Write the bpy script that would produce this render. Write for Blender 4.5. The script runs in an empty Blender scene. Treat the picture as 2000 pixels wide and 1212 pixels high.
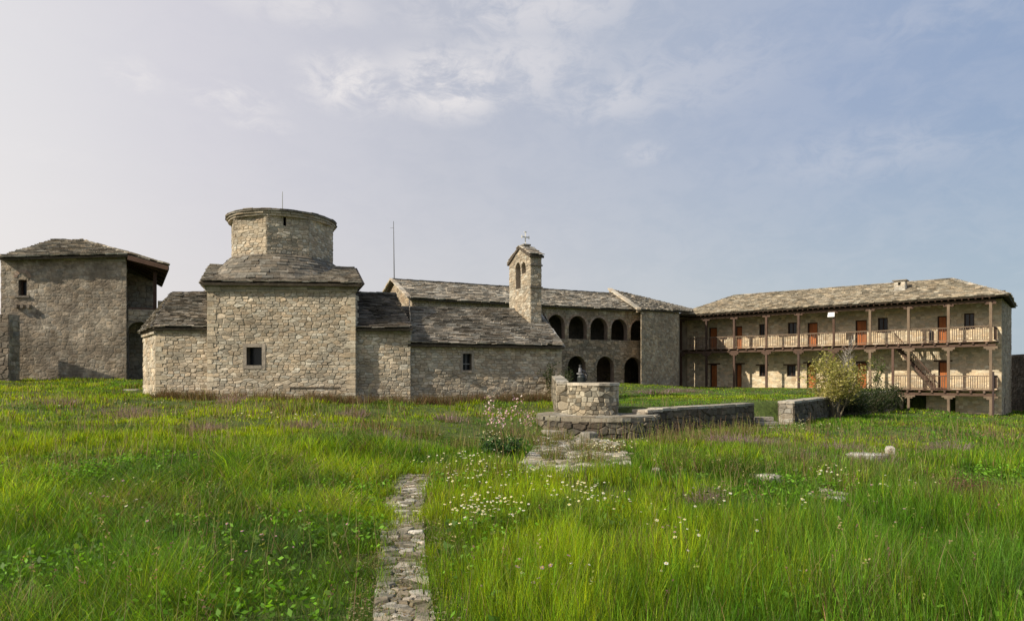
import bpy, math, random
import numpy as np
from mathutils import Vector
random.seed(7); RNG = np.random.default_rng(11)
F = 1303.0; HY = 735.0; EYE = 1.7
scene = bpy.context.scene
COL = scene.collection
R = random.random
def U(a, b): return a + (b - a) * random.random()

# ------------------------------------------------------------------ helpers
def P(px, py, Y):                       # survey point: bearing and elevation read off the photo, at depth Y
    return Vector(((px - 1000) / F * Y, Y, EYE + (HY - py) / F * Y))
def XY(px, Y): return ((px - 1000) / F * Y, Y)

class MB:
    def __init__(s): s.v = []; s.f = []; s.c = []
    def add(s, vs, fs, col=(.5, .5, .5)):
        n = len(s.v); s.v.extend([tuple(p) for p in vs])
        if len(col) and isinstance(col[0], (tuple, list)): s.c.extend(col)
        else: s.c.extend([col] * len(vs))
        s.f.extend([tuple(i + n for i in f) for f in fs])
    def quad(s, a, b, c, d, col=(.5, .5, .5)): s.add([a, b, c, d], [(0, 1, 2, 3)], col)
    def hexa(s, p, col=(.5, .5, .5)):   # 8 points: bottom 4, top 4
        s.add(p, [(3, 2, 1, 0), (4, 5, 6, 7), (0, 1, 5, 4), (1, 2, 6, 5), (2, 3, 7, 6), (3, 0, 4, 7)], col)
    def box(s, c, d, ax=(1, 0), col=(.5, .5, .5)):
        ax = Vector((ax[0], ax[1], 0)).normalized(); ay = Vector((-ax.y, ax.x, 0)); c = Vector(c)
        q = []
        for k in (-.5, .5):
            for i, j in ((-.5, -.5), (.5, -.5), (.5, .5), (-.5, .5)):
                q.append(c + ax * i * d[0] + ay * j * d[1] + Vector((0, 0, k * d[2])))
        s.hexa(q, col)
    def bar(s, a, b, w, h, col=(.5, .5, .5)):
        a = Vector(a); b = Vector(b); d = (b - a).normalized()
        up = Vector((0, 0, 1)) if abs(d.z) < .95 else Vector((0, 1, 0))
        r = d.cross(up).normalized() * w / 2; u = r.cross(d).normalized() * h / 2
        s.hexa([a - r - u, a + r - u, a + r + u, a - r + u, b - r - u, b + r - u, b + r + u, b - r + u], col)
    def tube(s, pts, rads, n=6, col=(.5, .5, .5)):
        vs = []; fs = []
        for i, (p, r) in enumerate(zip(pts, rads)):
            p = Vector(p); q = Vector(pts[min(i + 1, len(pts) - 1)]); o = Vector(pts[max(i - 1, 0)])
            d = (q - o).normalized(); up = Vector((0, 1, 0)) if abs(d.z) > .8 else Vector((0, 0, 1))
            a = d.cross(up).normalized(); b = d.cross(a)
            for k in range(n):
                t = 2 * math.pi * k / n; vs.append(p + a * math.cos(t) * r + b * math.sin(t) * r)
        for i in range(len(pts) - 1):
            for k in range(n):
                k2 = (k + 1) % n; fs.append((i * n + k, i * n + k2, (i + 1) * n + k2, (i + 1) * n + k))
        fs.append(tuple(range(n))[::-1]); fs.append(tuple(range((len(pts) - 1) * n, len(pts) * n)))
        s.add(vs, fs, col)
    def build(s, name, mat, parent=None, smooth=False):
        me = bpy.data.meshes.new(name); me.from_pydata(s.v, [], s.f)
        at = me.attributes.new('col', 'FLOAT_COLOR', 'POINT')
        arr = np.ones((len(s.v), 4), np.float32); arr[:, :3] = np.array(s.c, np.float32).reshape(-1, 3)
        at.data.foreach_set('color', arr.ravel())
        me.materials.append(mat)
        if smooth: me.polygons.foreach_set('use_smooth', [True] * len(me.polygons))
        me.update()
        o = bpy.data.objects.new(name, me); COL.objects.link(o)
        if parent is not None:
            o.parent = parent
            w = Vector((0, 0, 0)); q = parent
            while q is not None: w += q.location; q = q.parent
            o.location = -w
        return o

def thing(name, label, cat, loc, group=None):
    o = bpy.data.objects.new(name, None); COL.objects.link(o); o.location = loc; o.empty_display_size = .3
    return tag(o, label, cat, group)
def tag(o, label=None, cat=None, group=None, kind=None):
    if label: o['label'] = label
    if cat: o['category'] = cat
    if group: o['group'] = group
    if kind: o['kind'] = kind
    return o

# ------------------------------------------------------------------ materials
def newmat(name):
    m = bpy.data.materials.new(name); m.use_nodes = True
    nt = m.node_tree; b = nt.nodes['Principled BSDF']
    return m, nt, b
def N(nt, t, **kw):
    n = nt.nodes.new(t)
    for k, v in kw.items():
        if k in n.inputs.keys(): n.inputs[k].default_value = v
        else: setattr(n, k, v)
    return n
def mat_attr(name, rough=.9, spec=.2, noises=((9, .35), (1.1, .35)), bump=(14, .25, .02), stain=None, gain=1.0, lichen=None, streak=0):
    """vertex colour of each stone or board, varied by procedural noise in metres, with a bump"""
    m, nt, b = newmat(name); L = nt.links.new
    at = N(nt, 'ShaderNodeAttribute', attribute_name='col'); tc = N(nt, 'ShaderNodeTexCoord')
    geo = N(nt, 'ShaderNodeNewGeometry')
    cur = at.outputs['Color']
    for sc, amt in noises:
        n = N(nt, 'ShaderNodeTexNoise'); n.inputs['Scale'].default_value = sc; n.inputs['Detail'].default_value = 6; n.inputs['Roughness'].default_value = .65
        L(geo.outputs['Position'], n.inputs['Vector'])
        mr = N(nt, 'ShaderNodeMapRange'); mr.inputs['From Min'].default_value = .3; mr.inputs['From Max'].default_value = .7
        mr.inputs['To Min'].default_value = (1 - amt) * gain ** .5; mr.inputs['To Max'].default_value = (1 + amt * .6) * gain ** .5
        L(n.outputs['Fac'], mr.inputs['Value'])
        mx = N(nt, 'ShaderNodeVectorMath', operation='MULTIPLY'); L(cur, mx.inputs[0])
        cb = N(nt, 'ShaderNodeCombineXYZ')
        for i in range(3): L(mr.outputs['Result'], cb.inputs[i])
        L(cb.outputs[0], mx.inputs[1]); cur = mx.outputs[0]
    def over(cur, colr, scale, lo, hi, vec=None, det=8):
        n = N(nt, 'ShaderNodeTexNoise'); n.inputs['Scale'].default_value = scale; n.inputs['Detail'].default_value = det; n.inputs['Roughness'].default_value = .7
        L(vec or geo.outputs['Position'], n.inputs['Vector'])
        mr = N(nt, 'ShaderNodeMapRange'); mr.inputs['From Min'].default_value = lo; mr.inputs['From Max'].default_value = hi
        L(n.outputs['Fac'], mr.inputs['Value'])
        mx = N(nt, 'ShaderNodeMix', data_type='RGBA'); L(mr.outputs['Result'], mx.inputs['Factor']); L(cur, mx.inputs['A']); mx.inputs['B'].default_value = (*colr, 1)
        return mx.outputs['Result']
    if stain: cur = over(cur, stain[0], stain[1], stain[2], stain[3])
    if lichen: cur = over(cur, lichen[0], lichen[1], lichen[2], lichen[3])
    if streak:
        mp = N(nt, 'ShaderNodeMapping'); mp.inputs['Scale'].default_value = (2.2, 2.2, .25); L(geo.outputs['Position'], mp.inputs['Vector'])
        cur = over(cur, (.11, .085, .06), 1.0, .5, .5 + .25 / streak, mp.outputs[0])
    L(cur, b.inputs['Base Color']); b.inputs['Roughness'].default_value = rough; b.inputs['Specular IOR Level'].default_value = spec
    if bump:
        n = N(nt, 'ShaderNodeTexNoise'); n.inputs['Scale'].default_value = bump[0]; n.inputs['Detail'].default_value = 8; n.inputs['Roughness'].default_value = .7
        L(geo.outputs['Position'], n.inputs['Vector'])
        bp = N(nt, 'ShaderNodeBump'); bp.inputs['Strength'].default_value = bump[1]; bp.inputs['Distance'].default_value = bump[2]
        L(n.outputs['Fac'], bp.inputs['Height']); L(bp.outputs[0], b.inputs['Normal'])
    return m
M = {}
M['stone'] = mat_attr('pale_rubble_stone', noises=((11, .3), (1.3, .3), (.35, .2)), bump=(16, .6, .03), stain=((.12, .1, .075), .9, .5, .95))
M['limewash'] = mat_attr('limewashed_rubble', noises=((9, .18), (1.4, .14), (.4, .1)), bump=(14, .5, .02), stain=((.34, .27, .18), .8, .58, .95))
M['plaster'] = mat_attr('stained_plaster', noises=((7, .4), (1.6, .5), (.6, .3)), bump=(9, .8, .05), stain=((.15, .12, .09), .9, .42, .7), streak=.45)
M['arcade'] = mat_attr('weathered_arcade_stone', noises=((6, .4), (1.2, .45)), bump=(9, .8, .05), stain=((.12, .09, .062), .6, .45, .8))
M['slate'] = mat_attr('stone_roof_slabs', noises=((12, .35), (1.5, .35)), bump=(22, .6, .02), lichen=((.3, .28, .24), 5, .6, .75), stain=((.05, .045, .035), .8, .55, .8))
M['wood'] = mat_attr('weathered_wood', noises=((20, .35), (2, .25)), bump=(40, .4, .01), rough=.8)
M['door'] = mat_attr('reddish_door_wood', noises=((15, .25), (2, .3)), bump=(30, .3, .01), rough=.6)
M['metal'] = mat_attr('dull_metal', noises=((10, .2),), bump=None, rough=.45, spec=.5)
M['dark'] = mat_attr('dark_interior', noises=((3, .3),), bump=None)
M['white'] = mat_attr('white_paint', noises=((9, .1),), bump=None, rough=.5)
M['bark'] = mat_attr('bark', noises=((20, .4),), bump=(30, .6, .02))
M['soil'] = mat_attr('soil_and_moss', noises=((6, .5), (.8, .4)), bump=(12, .8, .05))
M['flag'] = mat_attr('worn_paving', noises=((14, .35), (2.2, .35)), bump=(18, .8, .03), stain=((.11, .1, .06), 3.2, .52, .75))
def foliage_mat(name, trans=.45, rough=.55):
    m, nt, b = newmat(name); L = nt.links.new
    at = N(nt, 'ShaderNodeAttribute', attribute_name='col')
    L(at.outputs['Color'], b.inputs['Base Color']); b.inputs['Roughness'].default_value = rough; b.inputs['Specular IOR Level'].default_value = .25
    tr = N(nt, 'ShaderNodeBsdfTranslucent')
    mul = N(nt, 'ShaderNodeVectorMath', operation='MULTIPLY'); L(at.outputs['Color'], mul.inputs[0]); mul.inputs[1].default_value = (1.25, 1.2, .6)
    L(mul.outputs[0], tr.inputs['Color'])
    mx = N(nt, 'ShaderNodeMixShader'); mx.inputs[0].default_value = trans
    L(b.outputs[0], mx.inputs[1]); L(tr.outputs[0], mx.inputs[2]); L(mx.outputs[0], nt.nodes['Material Output'].inputs['Surface'])
    return m
M['leaf'] = foliage_mat('leaves'); M['grass'] = foliage_mat('grass_blades', .5, .5); M['petal'] = foliage_mat('petals', .3, .7)
def pane_mat():
    m, nt, b = newmat('dusty_window_glass'); b.inputs['Base Color'].default_value = (.012, .013, .016, 1); b.inputs['Roughness'].default_value = .25
    b.inputs['Specular IOR Level'].default_value = .4; return m
M['pane'] = pane_mat()

# ------------------------------------------------------------------ masonry: irregular courses as Voronoi cells, each stone raised from its joint
def clip(poly, m, n):
    out = []; k = len(poly)
    for i in range(k):
        a = poly[i]; b = poly[(i + 1) % k]
        da = (a[0] - m[0]) * n[0] + (a[1] - m[1]) * n[1]; db = (b[0] - m[0]) * n[0] + (b[1] - m[1]) * n[1]
        if da <= 0: out.append(a)
        if (da < 0 < db) or (db < 0 < da):
            t = da / (da - db); out.append((a[0] + (b[0] - a[0]) * t, a[1] + (b[1] - a[1]) * t))
    return out
def vary(c, v=.22, hue=.06):
    k = 1 + U(-v, v * .8); h = U(-hue, hue)
    return (c[0] * k * (1 + h), c[1] * k, c[2] * k * (1 - h))
def stones(mb, mapf, dom, ops=(), w=.3, h=.17, relief=.025, pal=((.40, .345, .26), (.33, .28, .2), (.46, .41, .33), (.3, .27, .22)), mortar=(.33, .27, .19), jit=.3, drop=.2, joint=.91, top=.74, curved=0):
    k = w / h; D = [(u, v * k) for u, v in dom]
    u0 = min(p[0] for p in D); u1 = max(p[0] for p in D); v0 = min(p[1] for p in D); v1 = max(p[1] for p in D)
    area = sum(D[i][0] * D[(i + 1) % len(D)][1] - D[(i + 1) % len(D)][0] * D[i][1] for i in range(len(D)))
    if area < 0: D = D[::-1]
    nr = int((v1 - v0) / w) + 3; nc = int((u1 - u0) / w) + 3
    S = {}
    for r in range(-1, nr):
        off = U(0, w)
        for c in range(-2, nc):
            if R() < drop: continue
            S[(r, c)] = (u0 + c * w + off * .7 + U(-jit, jit) * w, v0 + (r + .5) * w + U(-jit, jit) * w * .42)
    holes = []
    for o in ops:
        if o[0] == 'r': H = [(o[1], o[3] * k), (o[2], o[3] * k), (o[2], o[4] * k), (o[1], o[4] * k)]
        else:
            uc, rr, b0, vs = o[1:]; H = [(uc - rr, b0 * k), (uc + rr, b0 * k)] + [(uc + rr * math.cos(math.pi * q / 10), (vs + rr * math.sin(math.pi * q / 10)) * k) for q in range(11)]
        holes.append((H, min(p[0] for p in H), max(p[0] for p in H), min(p[1] for p in H), max(p[1] for p in H)))
    for (r, c), s in S.items():
        if s[0] < u0 - w or s[0] > u1 + w: continue
        poly = [(s[0] - 2.2 * w, s[1] - 2.2 * w), (s[0] + 2.2 * w, s[1] - 2.2 * w), (s[0] + 2.2 * w, s[1] + 2.2 * w), (s[0] - 2.2 * w, s[1] + 2.2 * w)]
        for i in (-2, -1, 0, 1, 2):
            for j in (-3, -2, -1, 0, 1, 2, 3):
                q = S.get((r + i, c + j))
                if q is None or q is s: continue
                n = (q[0] - s[0], q[1] - s[1]); poly = clip(poly, ((s[0] + q[0]) / 2, (s[1] + q[1]) / 2), n)
                if len(poly) < 3: break
            if len(poly) < 3: break
        for i in range(len(D)):
            if len(poly) < 3: break
            a = D[i]; b = D[(i + 1) % len(D)]; poly = clip(poly, a, (b[1] - a[1], -(b[0] - a[0])))
        if len(poly) < 3: continue
        polys = [poly]
        for H, a0, a1, b0, b1 in holes:
            nxt = []
            for q in polys:
                if max(p[0] for p in q) <= a0 or min(p[0] for p in q) >= a1 or max(p[1] for p in q) <= b0 or min(p[1] for p in q) >= b1: nxt.append(q); continue
                rest = q
                for e in range(len(H)):
                    a = H[e]; b = H[(e + 1) % len(H)]; n_ = (b[1] - a[1], -(b[0] - a[0]))
                    out_ = clip(rest, a, (-n_[0], -n_[1])); rest = clip(rest, a, n_)
                    if len(out_) > 2: nxt.append(out_)
                    if len(rest) < 3: break
            polys = nxt
        for poly in polys: emit(mb, mapf, poly, k, w, relief, pal, mortar, joint, top)
def emit(mb, mapf, poly, k, w, relief, pal, mortar, joint, top):
        ar = abs(sum(poly[i][0] * poly[(i + 1) % len(poly)][1] - poly[(i + 1) % len(poly)][0] * poly[i][1] for i in range(len(poly)))) / 2
        if ar < w * w * .004: return
        cu = sum(p[0] for p in poly) / len(poly); cv = sum(p[1] for p in poly) / len(poly); n = len(poly)
        base = vary(random.choice(pal)); hh = relief * U(.45, 1.3); tu = U(-.25, .25) * relief / w * 2; tv = U(-.3, .3) * relief / w * 2
        vs_, cs = [], []
        for f, d in ((1, 0), (joint, hh * .55), (top, hh)):
            for p in poly:
                u_ = cu + (p[0] - cu) * f; v_ = cv + (p[1] - cv) * f
                vs_.append(mapf(u_, v_ / k, (d + (tu * (u_ - cu) + tv * (v_ - cv) if d else 0))))
                cs.append(mortar if f == 1 else base)
        fs = []
        for a in (0, n):
            for i in range(n):
                j = (i + 1) % n; fs.append((a + i, a + j, a + n + j, a + n + i))
        fs.append(tuple(range(2 * n, 3 * n)))
        mb.add(vs_, fs, cs)

def plane_map(a, b, flip=False):        # vertical wall from plan point a to b; u in metres from a, v = world z, h outwards (towards the court)
    a = Vector((a[0], a[1])); b = Vector((b[0], b[1])); d = (b - a).normalized(); n = Vector((d.y, -d.x))
    if flip: n = -n
    return (lambda u, v, h: (a.x + d.x * u + n.x * h, a.y + d.y * u + n.y * h, v)), (b - a).length
def u_of(a, b, px):                     # where the bearing px crosses the wall line a-b
    k = (px - 1000) / F; dx, dy = b[0] - a[0], b[1] - a[1]; L = math.hypot(dx, dy); dx /= L; dy /= L
    return (k * a[1] - a[0]) / (dx - k * dy)
def z_of(mapf, u, py):
    Y = mapf(u, 0, 0)[1]; return EYE + (HY - py) / F * Y

def slabs(mb, A, B, C, D, expo=.2, wid=.34, th=.05, pal=((.27, .24, .195), (.34, .305, .25), (.21, .185, .15), (.41, .37, .31)), under=(.1, .08, .06), lift=0.0, rough=.05):
    """A-B eave (left to right), D-C ridge; overlapping irregular stone slabs, laid in courses"""
    A, B, C, D = map(Vector, (A, B, C, D))
    nrm = (B - A).cross(D - A); 
    if nrm.length < 1e-6: nrm = (B - A).cross(C - A)
    nrm.normalize()
    if nrm.z < 0: nrm = -nrm
    rise = max((D - A).length, (C - B).length); n = max(2, int(rise / expo))
    mb.hexa([A - nrm * .1, B - nrm * .1, C - nrm * .1, D - nrm * .1, A - nrm * .01, B - nrm * .01, C - nrm * .01, D - nrm * .01], under)
    wave = [U(-1, 1) for _ in range(60)]
    def dip(t, v): 
        x = t * 9 + v * 3; i = int(x); f = x - i; f = f * f * (3 - 2 * f)
        return (wave[i % 60] * (1 - f) + wave[(i + 1) % 60] * f)
    for r in range(n):
        v = r / n; v2 = min(1, (r + 1.7) / n)
        L0 = A.lerp(D, v); R0 = B.lerp(C, v); L1 = A.lerp(D, v2); R1 = B.lerp(C, v2); ln = (R0 - L0).length
        if ln < .1: continue
        x = -U(0, .3) * wid
        while x < ln:
            w = wid * U(.5, 1.6); a = max(0, x) / ln; b = min(ln, x + w * .985) / ln; x += w
            if b - a < .08 / ln: continue
            sl = (L0 - L1).normalized(); jd = U(-.5, 1) * rough; jl = U(-.3, .3) * rough; 
            h = nrm * (lift + U(.0, .03) + .02 * dip((a + b) / 2, v)); t = nrm * th * U(.7, 1.35); tl = nrm * U(-.012, .012)
            p = [L0.lerp(R0, a) + sl * jd, L0.lerp(R0, b) + sl * (jd + jl), L1.lerp(R1, b), L1.lerp(R1, a)]
            up = nrm * (.035 + .01)
            q = [p[0] + h + up + tl, p[1] + h + up - tl, p[2] + h * .3, p[3] + h * .3]
            mb.hexa(q + [q[0] + t, q[1] + t, q[2] + t * .7, q[3] + t * .7], vary(random.choice(pal), .27))
def caps(mb, A, B, w=.32, th=.06, lift=.09, pal=((.27, .25, .21), (.34, .31, .27), (.22, .2, .17)), step=.4):
    A = Vector(A); B = Vector(B); L = (B - A).length; d = (B - A) / L; x = 0
    r = d.cross(Vector((0, 0, 1))).normalized()
    while x < L:
        s = min(step * U(.6, 1.3), L - x); 
        a = A + d * x + Vector((0, 0, lift + U(-.015, .02))); b = A + d * (x + s * 1.05) + Vector((0, 0, lift + U(-.015, .02)))
        k = w / 2 * U(.85, 1.1); dz = Vector((0, 0, th)); sg = Vector((0, 0, -.06))
        mb.hexa([a - r * k + sg, a + r * k + sg, b + r * k + sg, b - r * k + sg, a - r * k + dz + sg, a + r * k + dz + sg, b + r * k + dz + sg, b - r * k + dz + sg], vary(random.choice(pal)))
        x += s
def band(mb, mapf, u0, u1, v0, v1, out, inn=-.05, step=.5, pal=((.4, .35, .27), (.33, .29, .22))):   # course of projecting stones
    u = u0
    while u < u1 - .02:
        s = min(step * U(.6, 1.4), u1 - u); e = out * U(.9, 1.08); j = U(-.008, .008)
        mb.hexa([mapf(u + .004, v0 + j, e), mapf(u + s - .004, v0 + j, e), mapf(u + s - .004, v0 + j, inn), mapf(u + .004, v0 + j, inn),
                 mapf(u + .004, v1 + j, e), mapf(u + s - .004, v1 + j, e), mapf(u + s - .004, v1 + j, inn), mapf(u + .004, v1 + j, inn)], vary(random.choice(pal)))
        u += s
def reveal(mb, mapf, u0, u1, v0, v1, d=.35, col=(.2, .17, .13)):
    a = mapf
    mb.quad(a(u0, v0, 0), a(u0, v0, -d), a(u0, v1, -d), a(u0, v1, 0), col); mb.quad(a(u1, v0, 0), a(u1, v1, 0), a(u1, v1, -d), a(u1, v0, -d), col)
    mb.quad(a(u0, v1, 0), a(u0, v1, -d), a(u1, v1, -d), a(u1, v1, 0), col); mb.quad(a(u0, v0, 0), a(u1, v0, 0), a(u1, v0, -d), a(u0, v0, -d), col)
def lbox(mb, mapf, u0, u1, v0, v1, h0, h1, col):
    mb.hexa([mapf(u0, v0, h0), mapf(u1, v0, h0), mapf(u1, v0, h1), mapf(u0, v0, h1), mapf(u0, v1, h0), mapf(u1, v1, h0), mapf(u1, v1, h1), mapf(u0, v1, h1)], col)
WOODC = (.115, .072, .052); WOODL = (.2, .145, .1); WOODD = (.08, .045, .03)
def window(parent, mapf, u0, u1, v0, v1, wallmb, stone_frame=None, lintel=False, d=.3, bars=1, label=None):
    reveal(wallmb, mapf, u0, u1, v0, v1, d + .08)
    mb = MB()
    if stone_frame:
        e = stone_frame; c = (.33, .29, .24)
        lbox(mb, mapf, u0 - e, u0, v0 - e, v1 + e, -.05, .035, vary(c)); lbox(mb, mapf, u1, u1 + e, v0 - e, v1 + e, -.05, .035, vary(c))
        lbox(mb, mapf, u0, u1, v1, v1 + e, -.05, .04, vary(c)); lbox(mb, mapf, u0, u1, v0 - e, v0, -.05, .045, vary(c))
        fr = mb.build('window', M['stone'], parent)
    else:
        t = .06
        lbox(mb, mapf, u0, u0 + t, v0, v1, -d, -d + .07, WOODD); lbox(mb, mapf, u1 - t, u1, v0, v1, -d, -d + .07, WOODD)
        lbox(mb, mapf, u0 + t, u1 - t, v1 - t, v1, -d, -d + .07, WOODD); lbox(mb, mapf, u0 + t, u1 - t, v0, v0 + t, -d, -d + .07, WOODD)
        if bars: lbox(mb, mapf, (u0 + u1) / 2 - .025, (u0 + u1) / 2 + .025, v0 + t, v1 - t, -d, -d + .065, WOODD)
        fr = mb.build('window', M['wood'], parent)
    if label: fr['label'] = label
    m2 = MB(); m2.quad(mapf(u0, v0, -d - .01), mapf(u1, v0, -d - .01), mapf(u1, v1, -d - .01), mapf(u0, v1, -d - .01)); m2.build('pane', M['pane'], fr)
    if stone_frame and bars:
        m3 = MB(); vm = v0 + (v1 - v0) * .38; lbox(m3, mapf, u0, u1, vm - .02, vm + .02, -.2, -.16, (.2, .2, .2)); lbox(m3, mapf, (u0 + u1) / 2 - .015, (u0 + u1) / 2 + .015, v0, v1, -.21, -.17, (.1, .1, .1)); m3.build('bars', M['metal'], fr)
    if lintel:
        m3 = MB(); lbox(m3, mapf, u0 - .3, u1 + .3, v1 + .002, v1 + .12, -.1, .04, WOODD); m3.build('lintel', M['wood'], fr)
    return fr
def door(parent, mapf, u0, u1, v0, v1, wallmb, d=.2, col=(.46, .15, .045), lintel=True):
    reveal(wallmb, mapf, u0, u1, v0, v1, d + .1)
    mb = MB(); n = 5; w = (u1 - u0 - .16) / n
    for i in range(n): lbox(mb, mapf, u0 + .08 + i * w + .005, u0 + .08 + (i + 1) * w - .005, v0 + .02, v1 - .08, -d - .04, -d + U(0, .006), vary(col, .15, .04))
    dr = mb.build('door', M['door'], parent)
    fb = MB(); lbox(fb, mapf, u0, u0 + .08, v0, v1, -d - .06, -d + .05, WOODD); lbox(fb, mapf, u1 - .08, u1, v0, v1, -d - .06, -d + .05, WOODD); lbox(fb, mapf, u0 + .08, u1 - .08, v1 - .08, v1, -d - .06, -d + .05, WOODD)
    fb.build('door_frame', M['wood'], dr)
    hb = MB(); lbox(hb, mapf, u1 - .2, u1 - .14, v0 + 1.0, v0 + 1.06, -d + .01, -d + .07, (.1, .1, .1)); hb.build('handle', M['metal'], dr)
    if lintel:
        m3 = MB(); lbox(m3, mapf, u0 - .3, u1 + .3, v1 + .002, v1 + .12, -.1, .04, WOODD); m3.build('lintel', M['wood'], dr)
    return dr
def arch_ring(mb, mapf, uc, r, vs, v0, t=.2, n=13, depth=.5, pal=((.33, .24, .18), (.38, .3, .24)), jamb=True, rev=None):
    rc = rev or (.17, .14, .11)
    for i in range(n):
        a0 = math.pi * i / n + .01; a1 = math.pi * (i + 1) / n - .01; q = []
        for hh in (-.06, .03):
            for rr, a in ((r, a0), (r + t, a0), (r + t, a1), (r, a1)): q.append(mapf(uc + rr * math.cos(a), vs + rr * math.sin(a), hh))
        mb.hexa(q, vary(random.choice(pal)))
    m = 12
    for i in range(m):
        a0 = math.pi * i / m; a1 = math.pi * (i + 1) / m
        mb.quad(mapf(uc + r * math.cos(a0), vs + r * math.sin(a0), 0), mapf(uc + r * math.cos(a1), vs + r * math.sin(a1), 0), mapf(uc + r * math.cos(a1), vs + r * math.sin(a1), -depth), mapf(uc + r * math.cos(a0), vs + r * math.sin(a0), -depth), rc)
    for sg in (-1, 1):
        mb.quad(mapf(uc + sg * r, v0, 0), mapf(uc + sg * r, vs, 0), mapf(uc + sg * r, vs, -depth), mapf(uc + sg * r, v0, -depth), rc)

# ------------------------------------------------------------------ ground height
def vnoise(x, y, seed=0):
    x = np.asarray(x, float); y = np.asarray(y, float); xi = np.floor(x).astype(np.int64); yi = np.floor(y).astype(np.int64); fx = x - xi; fy = y - yi
    fx = fx * fx * (3 - 2 * fx); fy = fy * fy * (3 - 2 * fy)
    def h(a, b):
        n = (a * 374761393 + b * 668265263 + seed * 1442695041) & 0xffffffff
        n = ((n ^ (n >> 13)) * 1274126177) & 0xffffffff; n = n ^ (n >> 16)
        return (n & 0xffff) / 65535.0
    return (h(xi, yi) * (1 - fx) + h(xi + 1, yi) * fx) * (1 - fy) + (h(xi, yi + 1) * (1 - fx) + h(xi + 1, yi + 1) * fx) * fy
def fbm(x, y, seed=0, o=3):
    s = 0; a = 1; t = 0
    for i in range(o): s = s + a * vnoise(x * 2 ** i + 17.3 * i, y * 2 ** i + 5.1 * i, seed + i); t += a; a *= .5
    return s / t
CP = np.array([(0, 0, 0), (0, 5, 0), (-5, 6, 0), (5, 6, 0), (-9, 10, .12), (9, 10, -.02), (-1.5, 11.5, 0), (0, 15, .02), (2.5, 18, 0), (5, 19, -.02), (9, 23, -.08), (12, 16, -.1), (-6, 15, .28),
               (-10, 19, .55), (-4, 19.5, .42), (0, 21.5, .4), (-13.5, 24, .95), (-9, 23.8, .88), (-5, 24, .76), (-1, 25.2, .76), (2, 26.3, .76), (-19, 26, 1.15), (-16, 31, 1.35), (-25, 32.5, 1.5), (-19, 33.3, 1.5),
               (-25, 24, 1.2), (-18, 14, .6), (-28, 38, 1.6), (12, 25.5, -.1), (17, 32, -.28), (22, 39, -.5), (28, 47, -.72), (34, 45.5, -1.05), (30, 40, -.85), (24, 30, -.55), (20, 20, -.3), (39, 50, -1.15), (45, 45, -1.3), (0, 30, 1.0), (-8, 34, 1.2), (0, 45, 1.1), (-20, 50, 1.4), (60, 60, -2), (-50, 40, 1.5), (12, 5, -.05), (-10, 3, .1)])
def sstep(x, a, b):
    t = np.clip((x - a) / (b - a), 0, 1); return t * t * (3 - 2 * t)
TERR = [(2.15, 27.2), (2.35, 20.9), (4.3, 20.55), (8.85, 24.6), (10.0, 24.9), (28.0, 49.2), (30.2, 52.0), (34.4, 48.3), (38.6, 53.4), (38.6, 95), (-6, 95), (-6, 30)]
def terr_dist(x, y):                    # signed distance, positive inside the raised court
    x = np.asarray(x, float); y = np.asarray(y, float); d = np.full(x.shape, 1e9); ins = np.zeros(x.shape, bool); n = len(TERR)
    for i in range(n):
        ax, ay = TERR[i]; bx, by = TERR[(i + 1) % n]; dx, dy = bx - ax, by - ay; t = np.clip(((x - ax) * dx + (y - ay) * dy) / (dx * dx + dy * dy), 0, 1)
        d = np.minimum(d, np.hypot(x - ax - t * dx, y - ay - t * dy))
        c = ((ay > y) != (by > y)) & (x < (bx - ax) * (y - ay) / (by - ay + 1e-12) + ax); ins ^= c
    return np.where(ins, d, -d)
def gz0(x, y):
    x = np.asarray(x, float); y = np.asarray(y, float)
    num = 0; den = 0
    for cx, cy, cz in CP:
        w = 1 / (((x - cx) ** 2 + (y - cy) ** 2) ** 1.7 + .5); num = num + w * cz; den = den + w
    low = num / den
    up = .74 + .42 * sstep(y, 30, 52) * sstep(-x, -16, -8) - .0 * x
    gapw = 1.7 * np.exp(-((x - 9.5) ** 2 + (y - 25.2) ** 2) / 1.3); m = sstep(terr_dist(x, y), -.05, .2 + gapw)
    far = sstep(np.hypot(x, y - 30), 60, 260)
    z = (low * (1 - m) + up * m) * (1 - far) - 12 * far
    return z + (fbm(x * .9, y * .9, 3) - .5) * .1 * (1 - .5 * m) + (fbm(x * .25, y * .25, 9) - .5) * .12 * (1 - m) * sstep(y, 7, 14) * (1 - sstep(y, 20, 26))
_gxs = np.arange(-60, 70, .2); _gys = np.arange(-4, 72, .2); _ZG = gz0(*np.meshgrid(_gxs, _gys))
def gz(x, y):
    fx = np.clip((np.asarray(x, float) + 60) / .2, 0, len(_gxs) - 1.001); fy = np.clip((np.asarray(y, float) + 4) / .2, 0, len(_gys) - 1.001)
    i = fx.astype(int); j = fy.astype(int); fx = fx - i; fy = fy - j
    return (_ZG[j, i] * (1 - fx) + _ZG[j, i + 1] * fx) * (1 - fy) + (_ZG[j + 1, i] * (1 - fx) + _ZG[j + 1, i + 1] * fx) * fy
def G(px, py):                          # ground point seen at a given bearing
    Y = 10.0
    for _ in range(40):
        Y2 = (EYE - float(gz((px - 1000) / F * Y, Y))) * F / (py - HY); Y = .6 * Y + .4 * min(max(Y2, 3), 70)
    x = (px - 1000) / F * Y; return Vector((x, Y, float(gz(x, Y))))

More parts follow.
